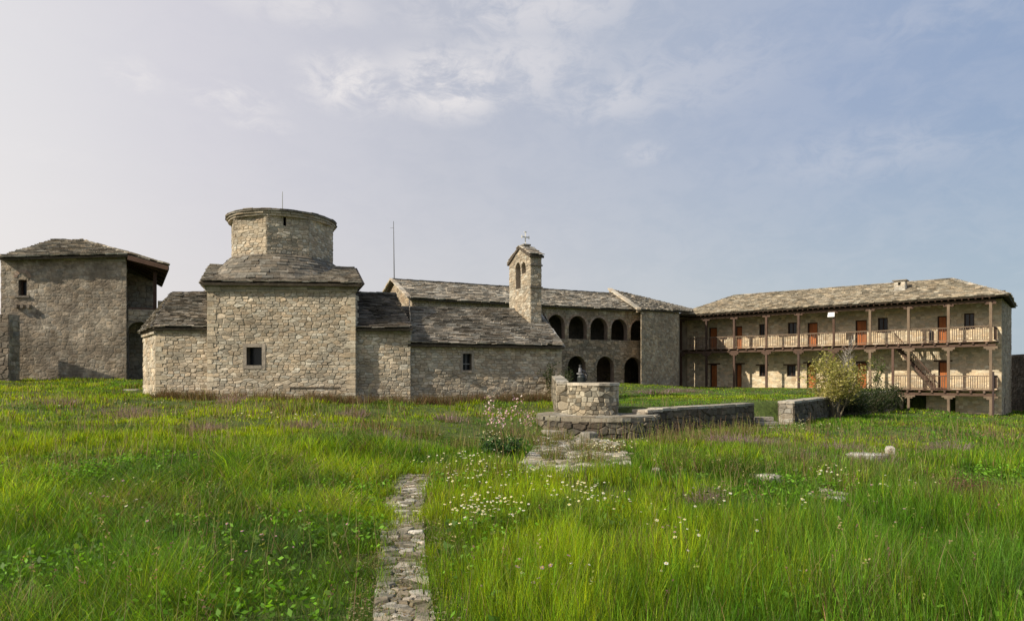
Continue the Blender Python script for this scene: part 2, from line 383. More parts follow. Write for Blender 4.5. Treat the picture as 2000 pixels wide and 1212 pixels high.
def arr_mesh(name, V, Fq, C, mat, smooth=False):
    me = bpy.data.meshes.new(name); nv = len(V); me.vertices.add(nv); me.vertices.foreach_set('co', np.asarray(V, np.float32).ravel())
    tot = sum(f.size for f in Fq); nf = sum(len(f) for f in Fq); me.loops.add(tot); me.polygons.add(nf)
    me.loops.foreach_set('vertex_index', np.concatenate([f.ravel() for f in Fq]).astype(np.int32))
    st = []; p = 0
    for f in Fq: st.append(p + np.arange(len(f)) * f.shape[1]); p += f.size
    me.polygons.foreach_set('loop_start', np.concatenate(st).astype(np.int32))
    me.update(calc_edges=True); me.validate()
    at = me.attributes.new('col', 'FLOAT_COLOR', 'POINT'); A = np.ones((nv, 4), np.float32); A[:, :3] = C; at.data.foreach_set('color', A.ravel())
    me.materials.append(mat)
    if smooth: me.polygons.foreach_set('use_smooth', np.ones(len(me.polygons), bool))
    o = bpy.data.objects.new(name, me); COL.objects.link(o); return o

def grid_axis(lo, hi, st, far):
    a = np.arange(lo, hi, st); ext = []; s = st; p = hi
    while p < far: ext.append(p); s *= 1.35; p += s
    e2 = []; s = st; p = lo - st
    while p > -far: e2.append(p); s *= 1.35; p -= s
    return np.array(e2[::-1] + list(a) + ext + [far])
gx = grid_axis(-30, 44, .22, 4000); gy = grid_axis(-2, 62, .22, 4000)
X_, Y_ = np.meshgrid(gx, gy); Z_ = gz0(X_, Y_); nx, ny = len(gx), len(gy)
V = np.stack([X_.ravel(), Y_.ravel(), Z_.ravel()], 1); idx = np.arange(nx * ny).reshape(ny, nx)
Q = np.stack([idx[:-1, :-1].ravel(), idx[:-1, 1:].ravel(), idx[1:, 1:].ravel(), idx[1:, :-1].ravel()], 1)
n1 = fbm(X_ * .5, Y_ * .5, 4).ravel()[:, None]
C = np.array([.06, .095, .018]) * (1 - n1) + np.array([.1, .12, .03]) * n1
tag(arr_mesh('ground', V, [Q], C, M['soil'], True), kind='structure')

# ------------------------------------------------------------------ CHURCH
church = thing('stone_church', 'low rubble stone church with round drum and small belfry in the middle of the meadow', 'church', (-8, 26, .9))
TF0 = XY(406, 24.0); TF1 = XY(694, 24.0); mv = Vector((-.32, .947))
wmb = MB(); mp, L = plane_map(TF0, TF1)
wz0, wz1 = z_of(mp, 2, 713), z_of(mp, 2, 677.7); wu0, wu1 = u_of(TF0, TF1, 482), u_of(TF0, TF1, 512)
PALC = ((.53, .45, .34), (.48, .405, .3), (.59, .515, .4), (.44, .375, .28), (.5, .415, .305))
stones(wmb, mp, [(0, .5), (L, .5), (L, 4.8), (0, 4.8)], [('r', wu0 - .09, wu1 + .09, wz0 - .09, wz1 + .09)], w=.2, h=.095, pal=PALC, relief=.027)
window(church, mp, wu0, wu1, wz0, wz1, wmb, stone_frame=.13, bars=0, label='square dark window with pale stone surround')
# shallow recess of old blocked beam low on the wall
TB0 = (TF0[0] + mv.x * 5.6, TF0[1] + mv.y * 5.6); TB1 = (TF1[0] + mv.x * 5.6, TF1[1] + mv.y * 5.6)
for a, b in ((TB0, TF0), (TF1, TB1)):
    m_, l_ = plane_map(a, b); stones(wmb, m_, [(0, .5), (l_, .5), (l_, 4.8), (0, 4.8)], w=.2, h=.095, pal=PALC)
m_, l_ = plane_map(TB1, TB0); wmb.quad(m_(0, .3, 0), m_(l_, .3, 0), m_(l_, 4.8, 0), m_(0, 4.8, 0), (.3, .26, .2))
tw = wmb.build('tower_wall', M['stone'], church)
def quoins(parent, mpf, L_, sides, z0, z1, pal=((.54, .45, .325), (.49, .405, .285), (.6, .515, .385))):
    for sd in sides:
        qb = MB(); z = z0; i = 0
        while z < z1 - .08:
            hh = min(U(.1, .19), z1 - z); w_ = U(.28, .42) if i % 2 else U(.14, .24); j = U(-.006, .006)
            u0_, u1_ = (-.012, w_) if sd == 0 else (L_ - w_, L_ + .012)
            lbox(qb, mpf, u0_, u1_, z + .008, z + hh - .008, -(.5 if not i % 2 else .25), .034 + j, vary(random.choice(pal), .15)); z += hh; i += 1
        qb.build('quoin', M['stone'], parent)
quoins(tw, mp, L, (0, 1), .6, 4.72)
cb = MB()
for (a, b) in ((TF0, TF1), (TB0, TF0), (TF1, TB1)):
    m_, l_ = plane_map(a, b)
    band(cb, m_, -.07, l_ + .07, 4.74, 4.82, .06); band(cb, m_, -.1, l_ + .1, 4.83, 4.92, .1); band(cb, m_, -.15, l_ + .15, 4.93, 5.02, .17)
cb.build('cornice', M['stone'], tw)
lb = MB(); u0, u1 = u_of(TF0, TF1, 566), u_of(TF0, TF1, 664); zz = z_of(mp, 3, 756); lbox(lb, mp, u0, u1, zz - .015, zz + .02, -.02, .055, (.16, .13, .1)); lb.build('ledge', M['stone'], tw)
# skirt roof
E0 = P(392, 551, 23.7); E1 = P(707, 554, 23.7); RD0 = P(411, 518, 26.65); RD1 = P(692, 523, 26.65)
E2 = Vector((E1.x + mv.x * 6.3, E1.y + mv.y * 6.3, 5.0)); E3 = Vector((E0.x + mv.x * 6.3, E0.y + mv.y * 6.3, 5.0))
rb = MB(); K = dict(expo=.115, wid=.3, th=.032, rough=.022)
slabs(rb, E0, E1, RD1, RD0, **K); slabs(rb, E1, E2, RD1, RD1, **K); slabs(rb, E3, E0, RD0, RD0, **K); slabs(rb, E2, E3, RD0, RD1, **K)
DC = Vector((-9.17, 26.65, 0))
def ring_slabs(mb, c, r0, z0, r1, z1, rows, wid, th=.035, pal=((.2, .175, .14), (.26, .23, .185), (.16, .14, .11))):
    for i in range(rows):
        a = r0 + (r1 - r0) * i / rows; b = r0 + (r1 - r0) * min(1, (i + 1.6) / rows); za = z0 + (z1 - z0) * i / rows; zb = z0 + (z1 - z0) * min(1, (i + 1.6) / rows)
        t = 0
        while t < 2 * math.pi:
            dt = wid * U(.6, 1.5) / a; t2 = min(t + dt * .985, 2 * math.pi); j = U(-.02, .03); zj = U(0, .02); k = th * U(.8, 1.2)
            q = []
            for kk in (0, k):
                for (rr, z, s) in ((a + j, za + zj + .03, t), (a + j, za + zj + .03, t2), (b, zb, t2), (b, zb, t)): q.append((c.x + rr * math.cos(s), c.y + rr * math.sin(s), z + kk))
            mb.hexa(q, vary(random.choice(pal))); t += dt
ring_slabs(rb, DC, 2.72, 5.2, 1.97, 6.2, 9, .34)
rb.build('roof', M['slate'], church)
# drum (octagon)
db = MB(); RO = 1.98; angs = [math.radians(-90 - 16.5 - 21 + 45 * i) for i in range(8)]
vang = math.atan2(-DC.y, -DC.x)
angs = [vang - math.radians(16.4) + math.radians(45 * i) for i in range(8)]
pts = [(DC.x + RO * math.cos(a), DC.y + RO * math.sin(a)) for a in angs]
slot = None
for i in range(8):
    a, b = pts[i], pts[(i + 1) % 8]; m_, l_ = plane_map(a, b); ops = []
    pc = ((a[0] + b[0]) / 2, (a[1] + b[1]) / 2); 
    if i == 0:
        su = u_of(a, b, 556); sz0, sz1 = z_of(m_, su, 441), z_of(m_, su, 424); ops = [('r', su - .05, su + .05, sz0, sz1)]; slot = (m_, su, sz0, sz1)
    stones(db, m_, [(0, 5.6), (l_, 5.6), (l_, 7.75), (0, 7.75)], ops, w=.19, h=.09, relief=.022, pal=PALC)
drum = db.build('drum', M['stone'], church)
sb = MB(); m_, su, sz0, sz1 = slot; reveal(sb, m_, su - .05, su + .05, sz0, sz1, .4, (.1, .09, .07)); sb.quad(m_(su - .06, sz0, -.3), m_(su + .06, sz0, -.3), m_(su + .06, sz1, -.3), m_(su - .06, sz1, -.3), (.01, .01, .01)); sb.build('slit_window', M['dark'], drum)
cb = MB()
def ring_band(mb, c, r, z0, z1, step, pal, rin=1.4, wob=.007):
    t = 0
    while t < 2 * math.pi - .01:
        dt = step * U(.6, 1.4) / r; t2 = min(t + dt, 2 * math.pi); rr = r * U(1 - wob, 1 + wob); q = []
        for z in (z0, z1):
            for (x, s) in ((rr, t + .003), (rr, t2 - .003), (rin, t2 - .003), (rin, t + .003)): q.append((c.x + x * math.cos(s), c.y + x * math.sin(s), z))
        mb.hexa(q, vary(random.choice(pal))); t += dt
ring_band(cb, DC, 2.01, 7.66, 7.73, .35, PALC); ring_band(cb, DC, 2.06, 7.74, 7.81, .4, PALC)
cb.build('cornice', M['stone'], drum)
tb = MB(); ring_band(tb, DC, 2.12, 7.815, 7.85, .5, ((.2, .18, .14), (.25, .23, .19))); ring_slabs(tb, DC, 2.1, 7.83, .1, 8.25, 9, .4)
tb.build('drum_roof', M['slate'], drum)
rb = MB(); rb.tube([(DC.x, DC.y, 8.2), (DC.x, DC.y, 9.08)], [.02, .012], 6, (.35, .35, .33)); rb.tube([(DC.x, DC.y, 8.25), (DC.x, DC.y, 8.4)], [.09, .03], 6, (.3, .3, .28)); rb.build('lightning_rod', M['metal'], church)
# sanctuary
S0 = XY(305, 24.35); S1 = XY(407, 24.35); SB = XY(280, 26.5); wmb = MB()
mp, L = plane_map(S0, S1); stones(wmb, mp, [(0, .5), (L, .5), (L, 3.42), (0, 3.42)], w=.22, h=.1, pal=PALC, relief=.027)
qm, qL = mp, L; mp2, L2 = plane_map(SB, S0); stones(wmb, mp2, [(0, .5), (L2, .5), (L2, 3.38), (0, 3.38)], w=.3, h=.15, pal=PALC, relief=.027)
SB2 = (SB[0] + .2, 29.4); mp3, L3 = plane_map(SB2, SB); stones(wmb, mp3, [(0, .5), (L3, .5), (L3, 3.38), (0, 3.38)], w=.32, h=.19)
sw = wmb.build('sanctuary_wall', M['stone'], church); quoins(sw, qm, qL, (0,), .7, 3.28)
cb = MB(); band(cb, mp, -.05, L, 3.3, 3.4, .07); band(cb, mp2, 0, L2 + .05, 3.25, 3.34, .09); cb.build('cornice', M['stone'], sw)
rb = MB(); A = P(297, 641, 24.15); B = P(407, 640, 24.15); A2 = P(271, 652, 26.6); R1_ = P(338, 571, 27); R2_ = P(412, 569.5, 27.4); A3 = Vector((A2.x + .1, 29.8, 3.4)); B3 = Vector((-12.2, 30.5, 3.4))
slabs(rb, A, B, R2_, R1_, **K); slabs(rb, A2, A, R1_, R1_, **K); slabs(rb, A3, A2, R1_, R1_, **K); slabs(rb, B3, A3, R1_, R2_, **K); rb.build('sanctuary_roof', M['slate'], church)
# nave
N0 = XY(692, 24.25); N1 = XY(802, 24.6); wmb = MB(); mp, L = plane_map(N0, N1)
stones(wmb, mp, [(0, .45), (L, .45), (L, 3.38), (0, 3.38)], w=.22, h=.1, pal=PALC, relief=.027)
VB = P(806, 641, 24.25); VT = P(774, 577, 27.7)
mp4, L4 = plane_map(N1, (VT.x, VT.y + 3)); u_t = math.hypot(VT.x - N1[0], VT.y - N1[1])
stones(wmb, mp4, [(0, 2.6), (u_t, 2.6), (u_t, 4.98), (0, 3.32)], w=.3, h=.17, pal=PALC)
nw = wmb.build('nave_wall', M['stone'], church)
cb = MB(); band(cb, mp, .05, L + .05, 3.27, 3.36, .07); cb.build('cornice', M['stone'], nw)
rb = MB(); A = P(688, 642, 24.05); D = P(690, 573.5, 27.5); slabs(rb, A, VB, VT, D, expo=.125, wid=.32, th=.034, rough=.025, pal=((.19, .165, .135), (.25, .215, .175), (.15, .13, .11)))
slabs(rb, (VT.x + .2, 31, 3.3), (D.x - .8, 31, 3.3), D, VT, **K); caps(rb, VT, D, .3); rb.build('nave_roof', M['slate'], church)
# narthex
X0 = XY(799, 24.75); X1 = XY(1096, 26.7); wmb = MB(); mp, L = plane_map(X0, X1)
u0, u1 = u_of(X0, X1, 903.5), u_of(X0, X1, 921); wz0, wz1 = z_of(mp, 2, 722.5), z_of(mp, 2, 690)
stones(wmb, mp, [(0, .4), (L, .4), (L, 2.86), (0, 2.86)], [('r', u0 - .05, u1 + .05, wz0 - .05, wz1 + .05)], w=.21, h=.1, pal=PALC, relief=.027)
window(church, mp, u0, u1, wz0, wz1, wmb, stone_frame=.09, bars=1, label='narrow barred window under the low roof')
qm, qL = mp, L; XB = (X1[0] - .95, 32.6); m_, l_ = plane_map(X1, XB); rt = 3.4
stones(wmb, m_, [(0, .4), (l_, .4), (l_, 2.86), (rt, 4.6), (0, 2.86)], w=.21, h=.1, pal=PALC)
m_, l_ = plane_map(XB, (-4, 31)); wmb.quad(m_(0, .3, 0), m_(l_, .3, 0), m_(l_, 2.86, 0), m_(0, 2.86, 0), (.3, .26, .2))
quoins(wmb.build('narthex_wall', M['stone'], church), qm, qL, (1,), .5, 2.8)
rb = MB(); A = P(797, 671.5, 24.5); B = P(1103, 677, 26.4); C_ = P(1046, 606, 30.0); D = P(776, 600, 28.2)
slabs(rb, A, B, C_, D, expo=.125, wid=.32, th=.034, rough=.025); slabs(rb, (1.2, 33, 2.9), (-5.2, 32, 2.9), D, C_, **K); caps(rb, D, C_, .3, lift=.05)
caps(rb, B + Vector((-.1, .1, 0)), C_, .3, lift=.05); rb.build('narthex_roof', M['slate'], church)
# bell tower
q0 = XY(995, 30.1); q1 = XY(1036, 28.2); mp, L = plane_map(q0, q1); tb = MB(); TH = .52
ul = u_of(q0, q1, 1013.5); ul2 = u_of(q0, q1, 1020.7)
zL, zR = z_of(mp, 0, 511.5), z_of(mp, L, 496.5); zA = z_of(mp, L * .52, 482); 
oc1, ora = u_of(q0, q1, 1012.6), .24; oc2, orb = u_of(q0, q1, 1023.5), .2
zt1 = z_of(mp, oc1, 512.5); zb1 = z_of(mp, oc1, 564); zt2 = z_of(mp, oc2, 511.5); zb2 = z_of(mp, oc2, 534)
o1 = ('a', oc1, ora, zb1, zt1 - ora); o2 = ('a', oc2, orb, zb2, zt2 - orb)
PALB = ((.46, .39, .29), (.4, .33, .24), (.52, .46, .36))
for mpp in (mp,):
    stones(tb, mpp, [(0, 3.4), (L, 3.4), (L, zR), (L * .52, zA), (0, zL)], [o1, o2], w=.22, h=.12, relief=.02, pal=PALB, drop=.1)
    mback = lambda u, v, h: mp(u, v, -TH - h); stones(tb, mback, [(0, 3.4), (L, 3.4), (L, zR), (L * .52, zA), (0, zL)], [o1, o2], w=.22, h=.12, relief=.02, pal=PALB, drop=.1)
for (uc, rr, b0, vs) in (o1[1:], o2[1:]):
    arch_ring(tb, mp, uc, rr, vs, b0, t=.12, n=9, depth=TH, pal=PALB, rev=(.34, .27, .2)); lbox(tb, mp, uc - rr, uc + rr, b0 - .05, b0, -TH, .02, (.35, .3, .23))
ms = lambda u, v, h: mp(L + h, v, -u); stones(tb, ms, [(0, 3.0), (TH, 3.0), (TH, zR), (0, zR)], w=.2, h=.11, relief=.02, pal=PALB)
ms2 = lambda u, v, h: mp(-h, v, -u); stones(tb, ms2, [(0, 3.0), (TH, 3.0), (TH, zL), (0, zL)], w=.2, h=.11, relief=.02, pal=PALB)
bt = tb.build('bell_tower', M['stone'], church)
cb = MB()
for py in (517, 560): 
    cb = MB(); zz = z_of(mp, L, py); lbox(cb, mp, L - .05, L + .07, zz - .025, zz + .025, -TH - .04, .03, (.22, .19, .16)); cb.build('string_course', M['stone'], bt)
cb = MB()
def gs(u, z): return Vector(mp(u, z, .08)), Vector(mp(u, z, -TH - .08))
a, b = gs(-.12, zL - .08); c, d = gs(L * .52, zA + .03); e, f = gs(L + .12, zR - .04)
slabs(cb, b, a, c, d, expo=.22, wid=.35, th=.03, pal=((.4, .35, .28), (.3, .26, .2))); slabs(cb, e, f, d, c, expo=.22, wid=.35, th=.03, pal=((.5, .44, .36), (.4, .36, .3)))
cb.build('belfry_roof', M['slate'], bt)
cc = Vector(mp(L * .52, zA, -TH / 2)); cb = MB(); cb.box(cc + Vector((0, 0, .08)), (.4, .35, .07), (mp(1, 0, 0)[0] - mp(0, 0, 0)[0], mp(1, 0, 0)[1] - mp(0, 0, 0)[1]), (.2, .18, .15))
wc = (.75, .72, .66); cb.bar(cc + Vector((0, 0, .1)), cc + Vector((0, 0, .66)), .05, .05, wc); cb.bar(cc + Vector((-.15, -.1, .45)), cc + Vector((.15, .1, .45)), .05, .05, wc)
for s in (-1, 1): cb.box(cc + Vector((s * .16, s * .107, .45)), (.05, .05, .12), (1, 0), wc)
cb.box(cc + Vector((0, 0, .67)), (.12, .04, .05), (1, .6), wc); cb.build('cross', M['white'], bt)

# ------------------------------------------------------------------ ARCADED MONASTERY WING
wing = thing('arcaded_wing', 'long two storey stone wing with rows of round arches behind the belfry', 'building', (4, 50, 1.1))
LA = Vector((-6.6, 44.0)); dA = Vector((.882, .471)); 
A0 = (LA.x, LA.y); A1 = (LA.x + dA.x * 20.4, LA.y + dA.y * 20.4); mp, L = plane_map(A0, A1); wmb = MB(); ring = []
ops = []
for (p0, p1, yt, yb) in ((1069.4, 1103, 614, 661), (1110.6, 1146, 616.7, 661.8), (1153, 1186.6, 620, 663.6), (1193.4, 1225, 622.5, 664.4), (1231.5, 1263, 625, 665)):
    a, b = u_of(A0, A1, p0), u_of(A0, A1, p1); r = (b - a) / 2; uc = (a + b) / 2; ops.append(('a', uc, r, z_of(mp, uc, yb), z_of(mp, uc, yt) - r))
for (p0, p1, yt) in ((1108.7, 1143.7, 694.5), (1165, 1199, 695.5), (1219, 1254, 697)):
    a, b = u_of(A0, A1, p0), u_of(A0, A1, p1); r = (b - a) / 2; uc = (a + b) / 2; ops.append(('a', uc, r, .9, z_of(mp, uc, yt) - r))
PALA = ((.4, .315, .22), (.32, .25, .175), (.46, .37, .27), (.26, .21, .15)); PALU = ((.46, .37, .26), (.38, .3, .215), (.5, .42, .31))
stones(wmb, mp, [(0, .6), (L, .6), (L, 4.75), (0, 4.75)], ops, w=.36, h=.2, relief=.04, pal=PALA, mortar=(.13, .11, .085))
stones(wmb, mp, [(0, 4.75), (L, 4.75), (L, 6.85), (0, 6.75)], ops, w=.36, h=.2, relief=.03, pal=PALU, mortar=(.18, .15, .11))
nA = Vector((-dA.y, dA.x))
GB = (A0[0] + nA.x * 7, A0[1] + nA.y * 7); m_, l_ = plane_map(GB, A0)
stones(wmb, m_, [(0, 1), (7, 1), (7, 6.7), (3.5, 8.45), (0, 6.7)], w=.36, h=.2, pal=PALU)
# gallery interior
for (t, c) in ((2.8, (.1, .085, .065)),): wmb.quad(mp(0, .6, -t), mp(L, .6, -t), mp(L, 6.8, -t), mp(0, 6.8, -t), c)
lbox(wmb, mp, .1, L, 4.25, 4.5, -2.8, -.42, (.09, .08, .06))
m_, l_ = plane_map((A1[0] + nA.x * 7, A1[1] + nA.y * 7), GB); wmb.quad(m_(0, .6, 0), m_(l_, .6, 0), m_(l_, 6.7, 0), m_(0, 6.7, 0), (.3, .26, .2))
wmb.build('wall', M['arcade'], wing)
for o in ops:
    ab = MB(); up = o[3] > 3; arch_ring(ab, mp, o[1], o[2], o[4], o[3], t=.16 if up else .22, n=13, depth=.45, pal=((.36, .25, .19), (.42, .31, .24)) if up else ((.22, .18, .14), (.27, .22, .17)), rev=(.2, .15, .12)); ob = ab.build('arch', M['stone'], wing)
    if up: lbx = MB(); lbox(lbx, mp, o[1] - o[2], o[1] + o[2], o[3] - .06, o[3], -.45, .03, (.2, .17, .13)); lbx.build('sill', M['stone'], ob)
# a few doors at the back of the lower passage
for u in (16.2, 18.6): db_ = MB(); lbox(db_, mp, u - .45, u + .45, .9, 2.9, -2.79, -2.7, (.06, .025, .018)); db_.build('door', M['door'], wing)
rb = MB(); z0, z1 = 6.78, 6.88
A = Vector(mp(-.25, z0, .35)); B = Vector(mp(L + .1, z1, .35)); C_ = Vector(mp(L - .6, 8.62, -3.5)); D = Vector(mp(-.25, 8.5, -3.5)); A_ = Vector(mp(-.25, z0, -7.3)); B_ = Vector(mp(L, z1, -7.3))
KR = dict(expo=.25, wid=.4, th=.06, rough=.09, pal=((.29, .255, .2), (.37, .33, .265), (.21, .185, .145), (.45, .4, .32)))
slabs(rb, A, B, C_, D, **KR); slabs(rb, B_, A_, D, C_, **KR); caps(rb, D, C_, .4)
rb.build('roof', M['slate'], wing)
vb = MB(); 
for a, b in ((A, D), (A_, D)):
    caps(vb, a + Vector((-.05, 0, .02)), b, .3, th=.12, lift=.06, pal=((.5, .44, .35), (.42, .36, .28)))
vb.build('verge', M['stone'], wing)
# annexe
annexe = thing('corner_house', 'tall stone corner house between the arcades and the timber galleried range', 'building', (11.5, 54, .9))
c0 = (9.96, 51.5); c1 = (14.0, 56.0); c2 = (8.31, 57.0); wmb = MB(); mp, L = plane_map(c0, c1)
stones(wmb, mp, [(0, .4), (L, .4), (L, 7.15), (0, 6.9)], w=.3, h=.17, relief=.03, pal=((.5, .4, .28), (.43, .34, .235), (.56, .46, .33)), mortar=(.4, .32, .225), drop=.2)
m_, l_ = plane_map(c2, c0); stones(wmb, m_, [(0, 6.7), (l_, 6.7), (l_, 6.85), (0, 9.0)], w=.36, h=.2, pal=PALU)
m_, l_ = plane_map((10.45, 54.0), c0); stones(wmb, m_, [(0, .4), (l_, .4), (l_, 6.85), (0, 6.85)], w=.36, h=.2, pal=PALU)
m_, l_ = plane_map((15.6, 62), c2); wmb.quad(m_(0, .4, 0), m_(l_, .4, 0), m_(l_, 7.5, 0), m_(0, 7.5, 0), (.3, .26, .2))
m_, l_ = plane_map(c1, (15.6, 62)); wmb.quad(m_(0, .4, 0), m_(l_, .4, 0), m_(l_, 7.5, 0), m_(0, 7.1, 0), (.3, .26, .2))
wmb.build('wall', M['arcade'], annexe)
rb = MB(); A = P(1250, 605, 51.1); B = P(1349, 609, 57.0); C_ = P(1191, 565.5, 57.0); B2 = P(1350, 604, 63)
slabs(rb, A, B, C_, C_, **KR); slabs(rb, B, B2, C_, C_, **KR); rb.build('roof', M['slate'], annexe)
vb = MB(); caps(vb, A + Vector((-.05, 0, 0)), C_, .42, th=.14, lift=.05, pal=((.56, .5, .4), (.46, .4, .31))); vb.build('verge', M['stone'], annexe)
# mast
ms_ = P(770, 552, 47.5); mt = P(768.6, 432, 47.5); mb = MB(); mb.tube([ms_ - Vector((0, 0, 7.2)), ms_, mt], [.05, .045, .02], 6, (.16, .16, .17))
mb.tube([mt - Vector((.25, 0, .5)), mt - Vector((0, 0, .45))], [.012, .012], 5, (.2, .2, .2))
tag(mb.build('antenna_mast', M['metal']), 'thin bare mast rising behind the left gable of the arcaded wing', 'mast')

# ------------------------------------------------------------------ LEFT HOUSE
house = thing('plastered_house', 'tall grey plastered house with hipped slab roof at the left edge', 'house', (-22, 33, 1.5))
H0 = XY(2, 32.6); H1 = XY(247, 33.5); wmb = MB(); mp, L = plane_map(H0, H1)
zE0, zE1 = 7.5, 7.72
wu0, wu1 = u_of(H0, H1, 36.5), u_of(H0, H1, 52.5); wz0, wz1 = z_of(mp, wu0, 577), z_of(mp, wu0, 546.5)
stones(wmb, mp, [(0, 1.0), (L, 1.0), (L, zE1), (0, zE0)], [('r', wu0, wu1, wz0, wz1)], w=.25, h=.15, relief=.012, pal=((.41, .345, .265), (.385, .32, .24), (.45, .38, .295)), mortar=(.4, .335, .255), drop=.25, joint=.8, top=.5)
hs = wmb
window(house, mp, wu0, wu1, wz0, wz1, wmb, bars=0, label='small dark upper window under a brick relieving arch')
HB0 = (H0[0] - 1.2, H0[1] + 7); HB1 = (H1[0] - 4.2, H1[1] + 7)
for a, b in ((HB0, H0), (H1, HB1), (HB1, HB0)):
    m_, l_ = plane_map(a, b); stones(wmb, m_, [(0, 1.0), (l_, 1.0), (l_, 7.5), (0, 7.5)], w=.4, h=.24, pal=((.23, .2, .16), (.19, .165, .13)))
hw = wmb.build('wall', M['plaster'], house)
ab = MB(); uc = (wu0 + wu1) / 2; r = (wu1 - wu0) / 2 + .05
for i in range(9):
    a0 = math.pi * i / 9; a1 = math.pi * (i + 1) / 9 - .02; q = []
    for hh in (-.03, .03):
        for rr, a in ((r, a0), (r + .16, a0), (r + .16, a1), (r, a1)): q.append(mp(uc + rr * math.cos(a), wz1 + .12 + rr * math.sin(a), hh))
    ab.hexa(q, vary((.32, .235, .18)))
ab.build('relieving_arch', M['stone'], hw)
for i in range(3): ab = MB(); lbox(ab, mp, wu0 - .1 + i * .28, wu0 + .02 + i * .28, wz0 - .62, wz0 - .45, -.02, .22, (.22, .18, .14)); ab.build('corbel', M['stone'], hw)
ab = MB(); lbox(ab, mp, wu0 - .14, wu1 + .14, wz0 - .1, wz0, -.02, .08, (.2, .17, .14)); ab.build('window_sill', M['stone'], hw)
cb = MB(); band(cb, mp, 0, L, 7.47, 7.55, .06); band(cb, mp, 0, L, 7.56, 7.66, .12); cb.build('cornice', M['stone'], hw)
rb = MB(); A = P(-2, 504, 32.2); B = P(250, 497.5, 33.1); RR0 = P(103, 470, 36.1); RR1 = P(160, 470.5, 36.3)
LE = P(329, 519, 33.2); LF = P(316, 553, 39.9)
slabs(rb, A, B, RR1, RR0, **KR); slabs(rb, (HB0[0] - .3, HB0[1] + .3, 7.5), A, RR0, RR0, **KR); slabs(rb, LF, (HB0[0] - .3, HB0[1] + .3, 7.4), RR0, RR1, **KR)
slabs(rb, B + Vector((0, 0, .02)), LE, RR1, RR1, **KR); slabs(rb, LE, LF, RR1, RR1, **KR); rb.build('roof', M['slate'], house)
fb = MB(); fb.bar(B - Vector((0, 0, .1)), LE - Vector((0, 0, .1)), .06, .16, WOODD); fb.bar(LE - Vector((0, 0, .1)), LF - Vector((0, 0, .1)), .06, .16, WOODD)
for i in range(6):
    t = i / 5; fb.bar(B.lerp(RR1, t * .6) - Vector((0, 0, .18)), LE.lerp(LF, t) - Vector((0, 0, .16)), .08, .12, WOODD)
fb.build('rafter', M['wood'], house)
# loggia over the arched passage
G0 = (H1[0], H1[1] + .12); G1 = XY(345, 34.6); mp, L = plane_map(G0, G1); wmb = MB(); zf = z_of(mp, .5, 604)
a_, b_ = u_of(G0, G1, 249), u_of(G0, G1, 296); r = (b_ - a_) / 2; uc = (a_ + b_) / 2; zt = z_of(mp, uc, 628); op = ('a', uc, r, .8, zt - r)
stones(wmb, mp, [(0, .8), (L, .8), (L, zf), (0, zf)], [op], w=.34, h=.2, relief=.035, pal=((.4, .33, .24), (.46, .39, .29), (.32, .27, .2)))
lbox(wmb, mp, .0, L, zf - .2, zf, -4.5, -.05, (.12, .1, .08))
m_ = lambda u, v, h: mp(u, v, h - 3.6)
ue = u_of(m_(0, 0, 0)[:2], m_(1, 0, 0)[:2], 303)
stones(wmb, m_, [(-2.6, .8), (ue, .8), (ue, 7.0), (-2.6, 8.2)], w=.36, h=.22, pal=((.42, .35, .25), (.5, .42, .31)))
lw = wmb.build('loggia_wall', M['arcade'], house); ab = MB(); arch_ring(ab, mp, uc, r, zt - r, .8, t=.2, n=11, depth=1.2, pal=((.24, .2, .16), (.2, .17, .13))); ab.build('arch', M['stone'], lw)
pb = MB(); u = u_of(G0, G1, 302.5); lbox(pb, mp, u - .08, u + .08, zf, 7.05, -.25, -.08, (.07, .04, .03)); pb.build('post', M['wood'], house)
rl = MB(); lbox(rl, mp, .02, u, zf + .002, zf + .09, -.2, -.02, (.1, .06, .045)); rl.build('sill_beam', M['wood'], house)
cb = MB(); u0, u1 = u_of(G0, G1, 308), u_of(G0, G1, 322); z1 = z_of(mp, u0, 587); m5, _l = plane_map(mp(u0, 0, 0)[:2], mp(u1, 0, 0)[:2]); stones(cb, m5, [(0, zf - .02), (u1 - u0, zf - .02), (u1 - u0, z1), (0, z1)], w=.2, h=.12); lbox(cb, mp, u0, u1, zf, z1 - .01, -.4, -.01, (.3, .26, .2)); cb.build('chimney', M['stone'], house)
# left walls; the stepped one is out of view, added for its shadow
wmb = MB(); b0 = (-24.9, 31.1); b1 = XY(18, 31.0)
mp, L = plane_map(b0, b1); stones(wmb, mp, [(0, .8), (L, .8), (L, 4.6), (0, 4.6)], w=.34, h=.2, pal=((.17, .145, .11), (.21, .18, .14)), relief=.04)
lbox(wmb, mp, 0, L - .01, .8, 4.58, -.6, -.01, (.14, .12, .09)); m_ = lambda u, v, h: mp(L + h, v, -u); stones(wmb, m_, [(0, .8), (.6, .8), (.6, 4.6), (0, 4.6)], w=.3, h=.2)
tag(wmb.build('court_wall', M['plaster']), 'dark high rubble wall running off beside the plastered house on the left', 'wall')
wmb = MB(); b0 = (-18.9, 19.0); b1 = (-26.4, 30.9); mp, L = plane_map(b0, b1, True)
for k, hgt in (((0, L / 2), 1.9), ((L / 2, L), 2.4)):
    m_ = mp; stones(wmb, m_, [(k[0], .2), (k[1], .2), (k[1], hgt), (k[0], hgt)], w=.34, h=.2, pal=((.3, .26, .2), (.25, .22, .17)))
lbox(wmb, mp, 0, L, .2, 1.8, -.55, -.01, (.2, .17, .13)); lbox(wmb, mp, L / 2, L, 1.8, 2.3, -.55, -.01, (.2, .17, .13))
tag(wmb.build('shadow_wall', M['arcade']), 'long stepped wall out of view, added to shade the left side of the meadow', 'wall')

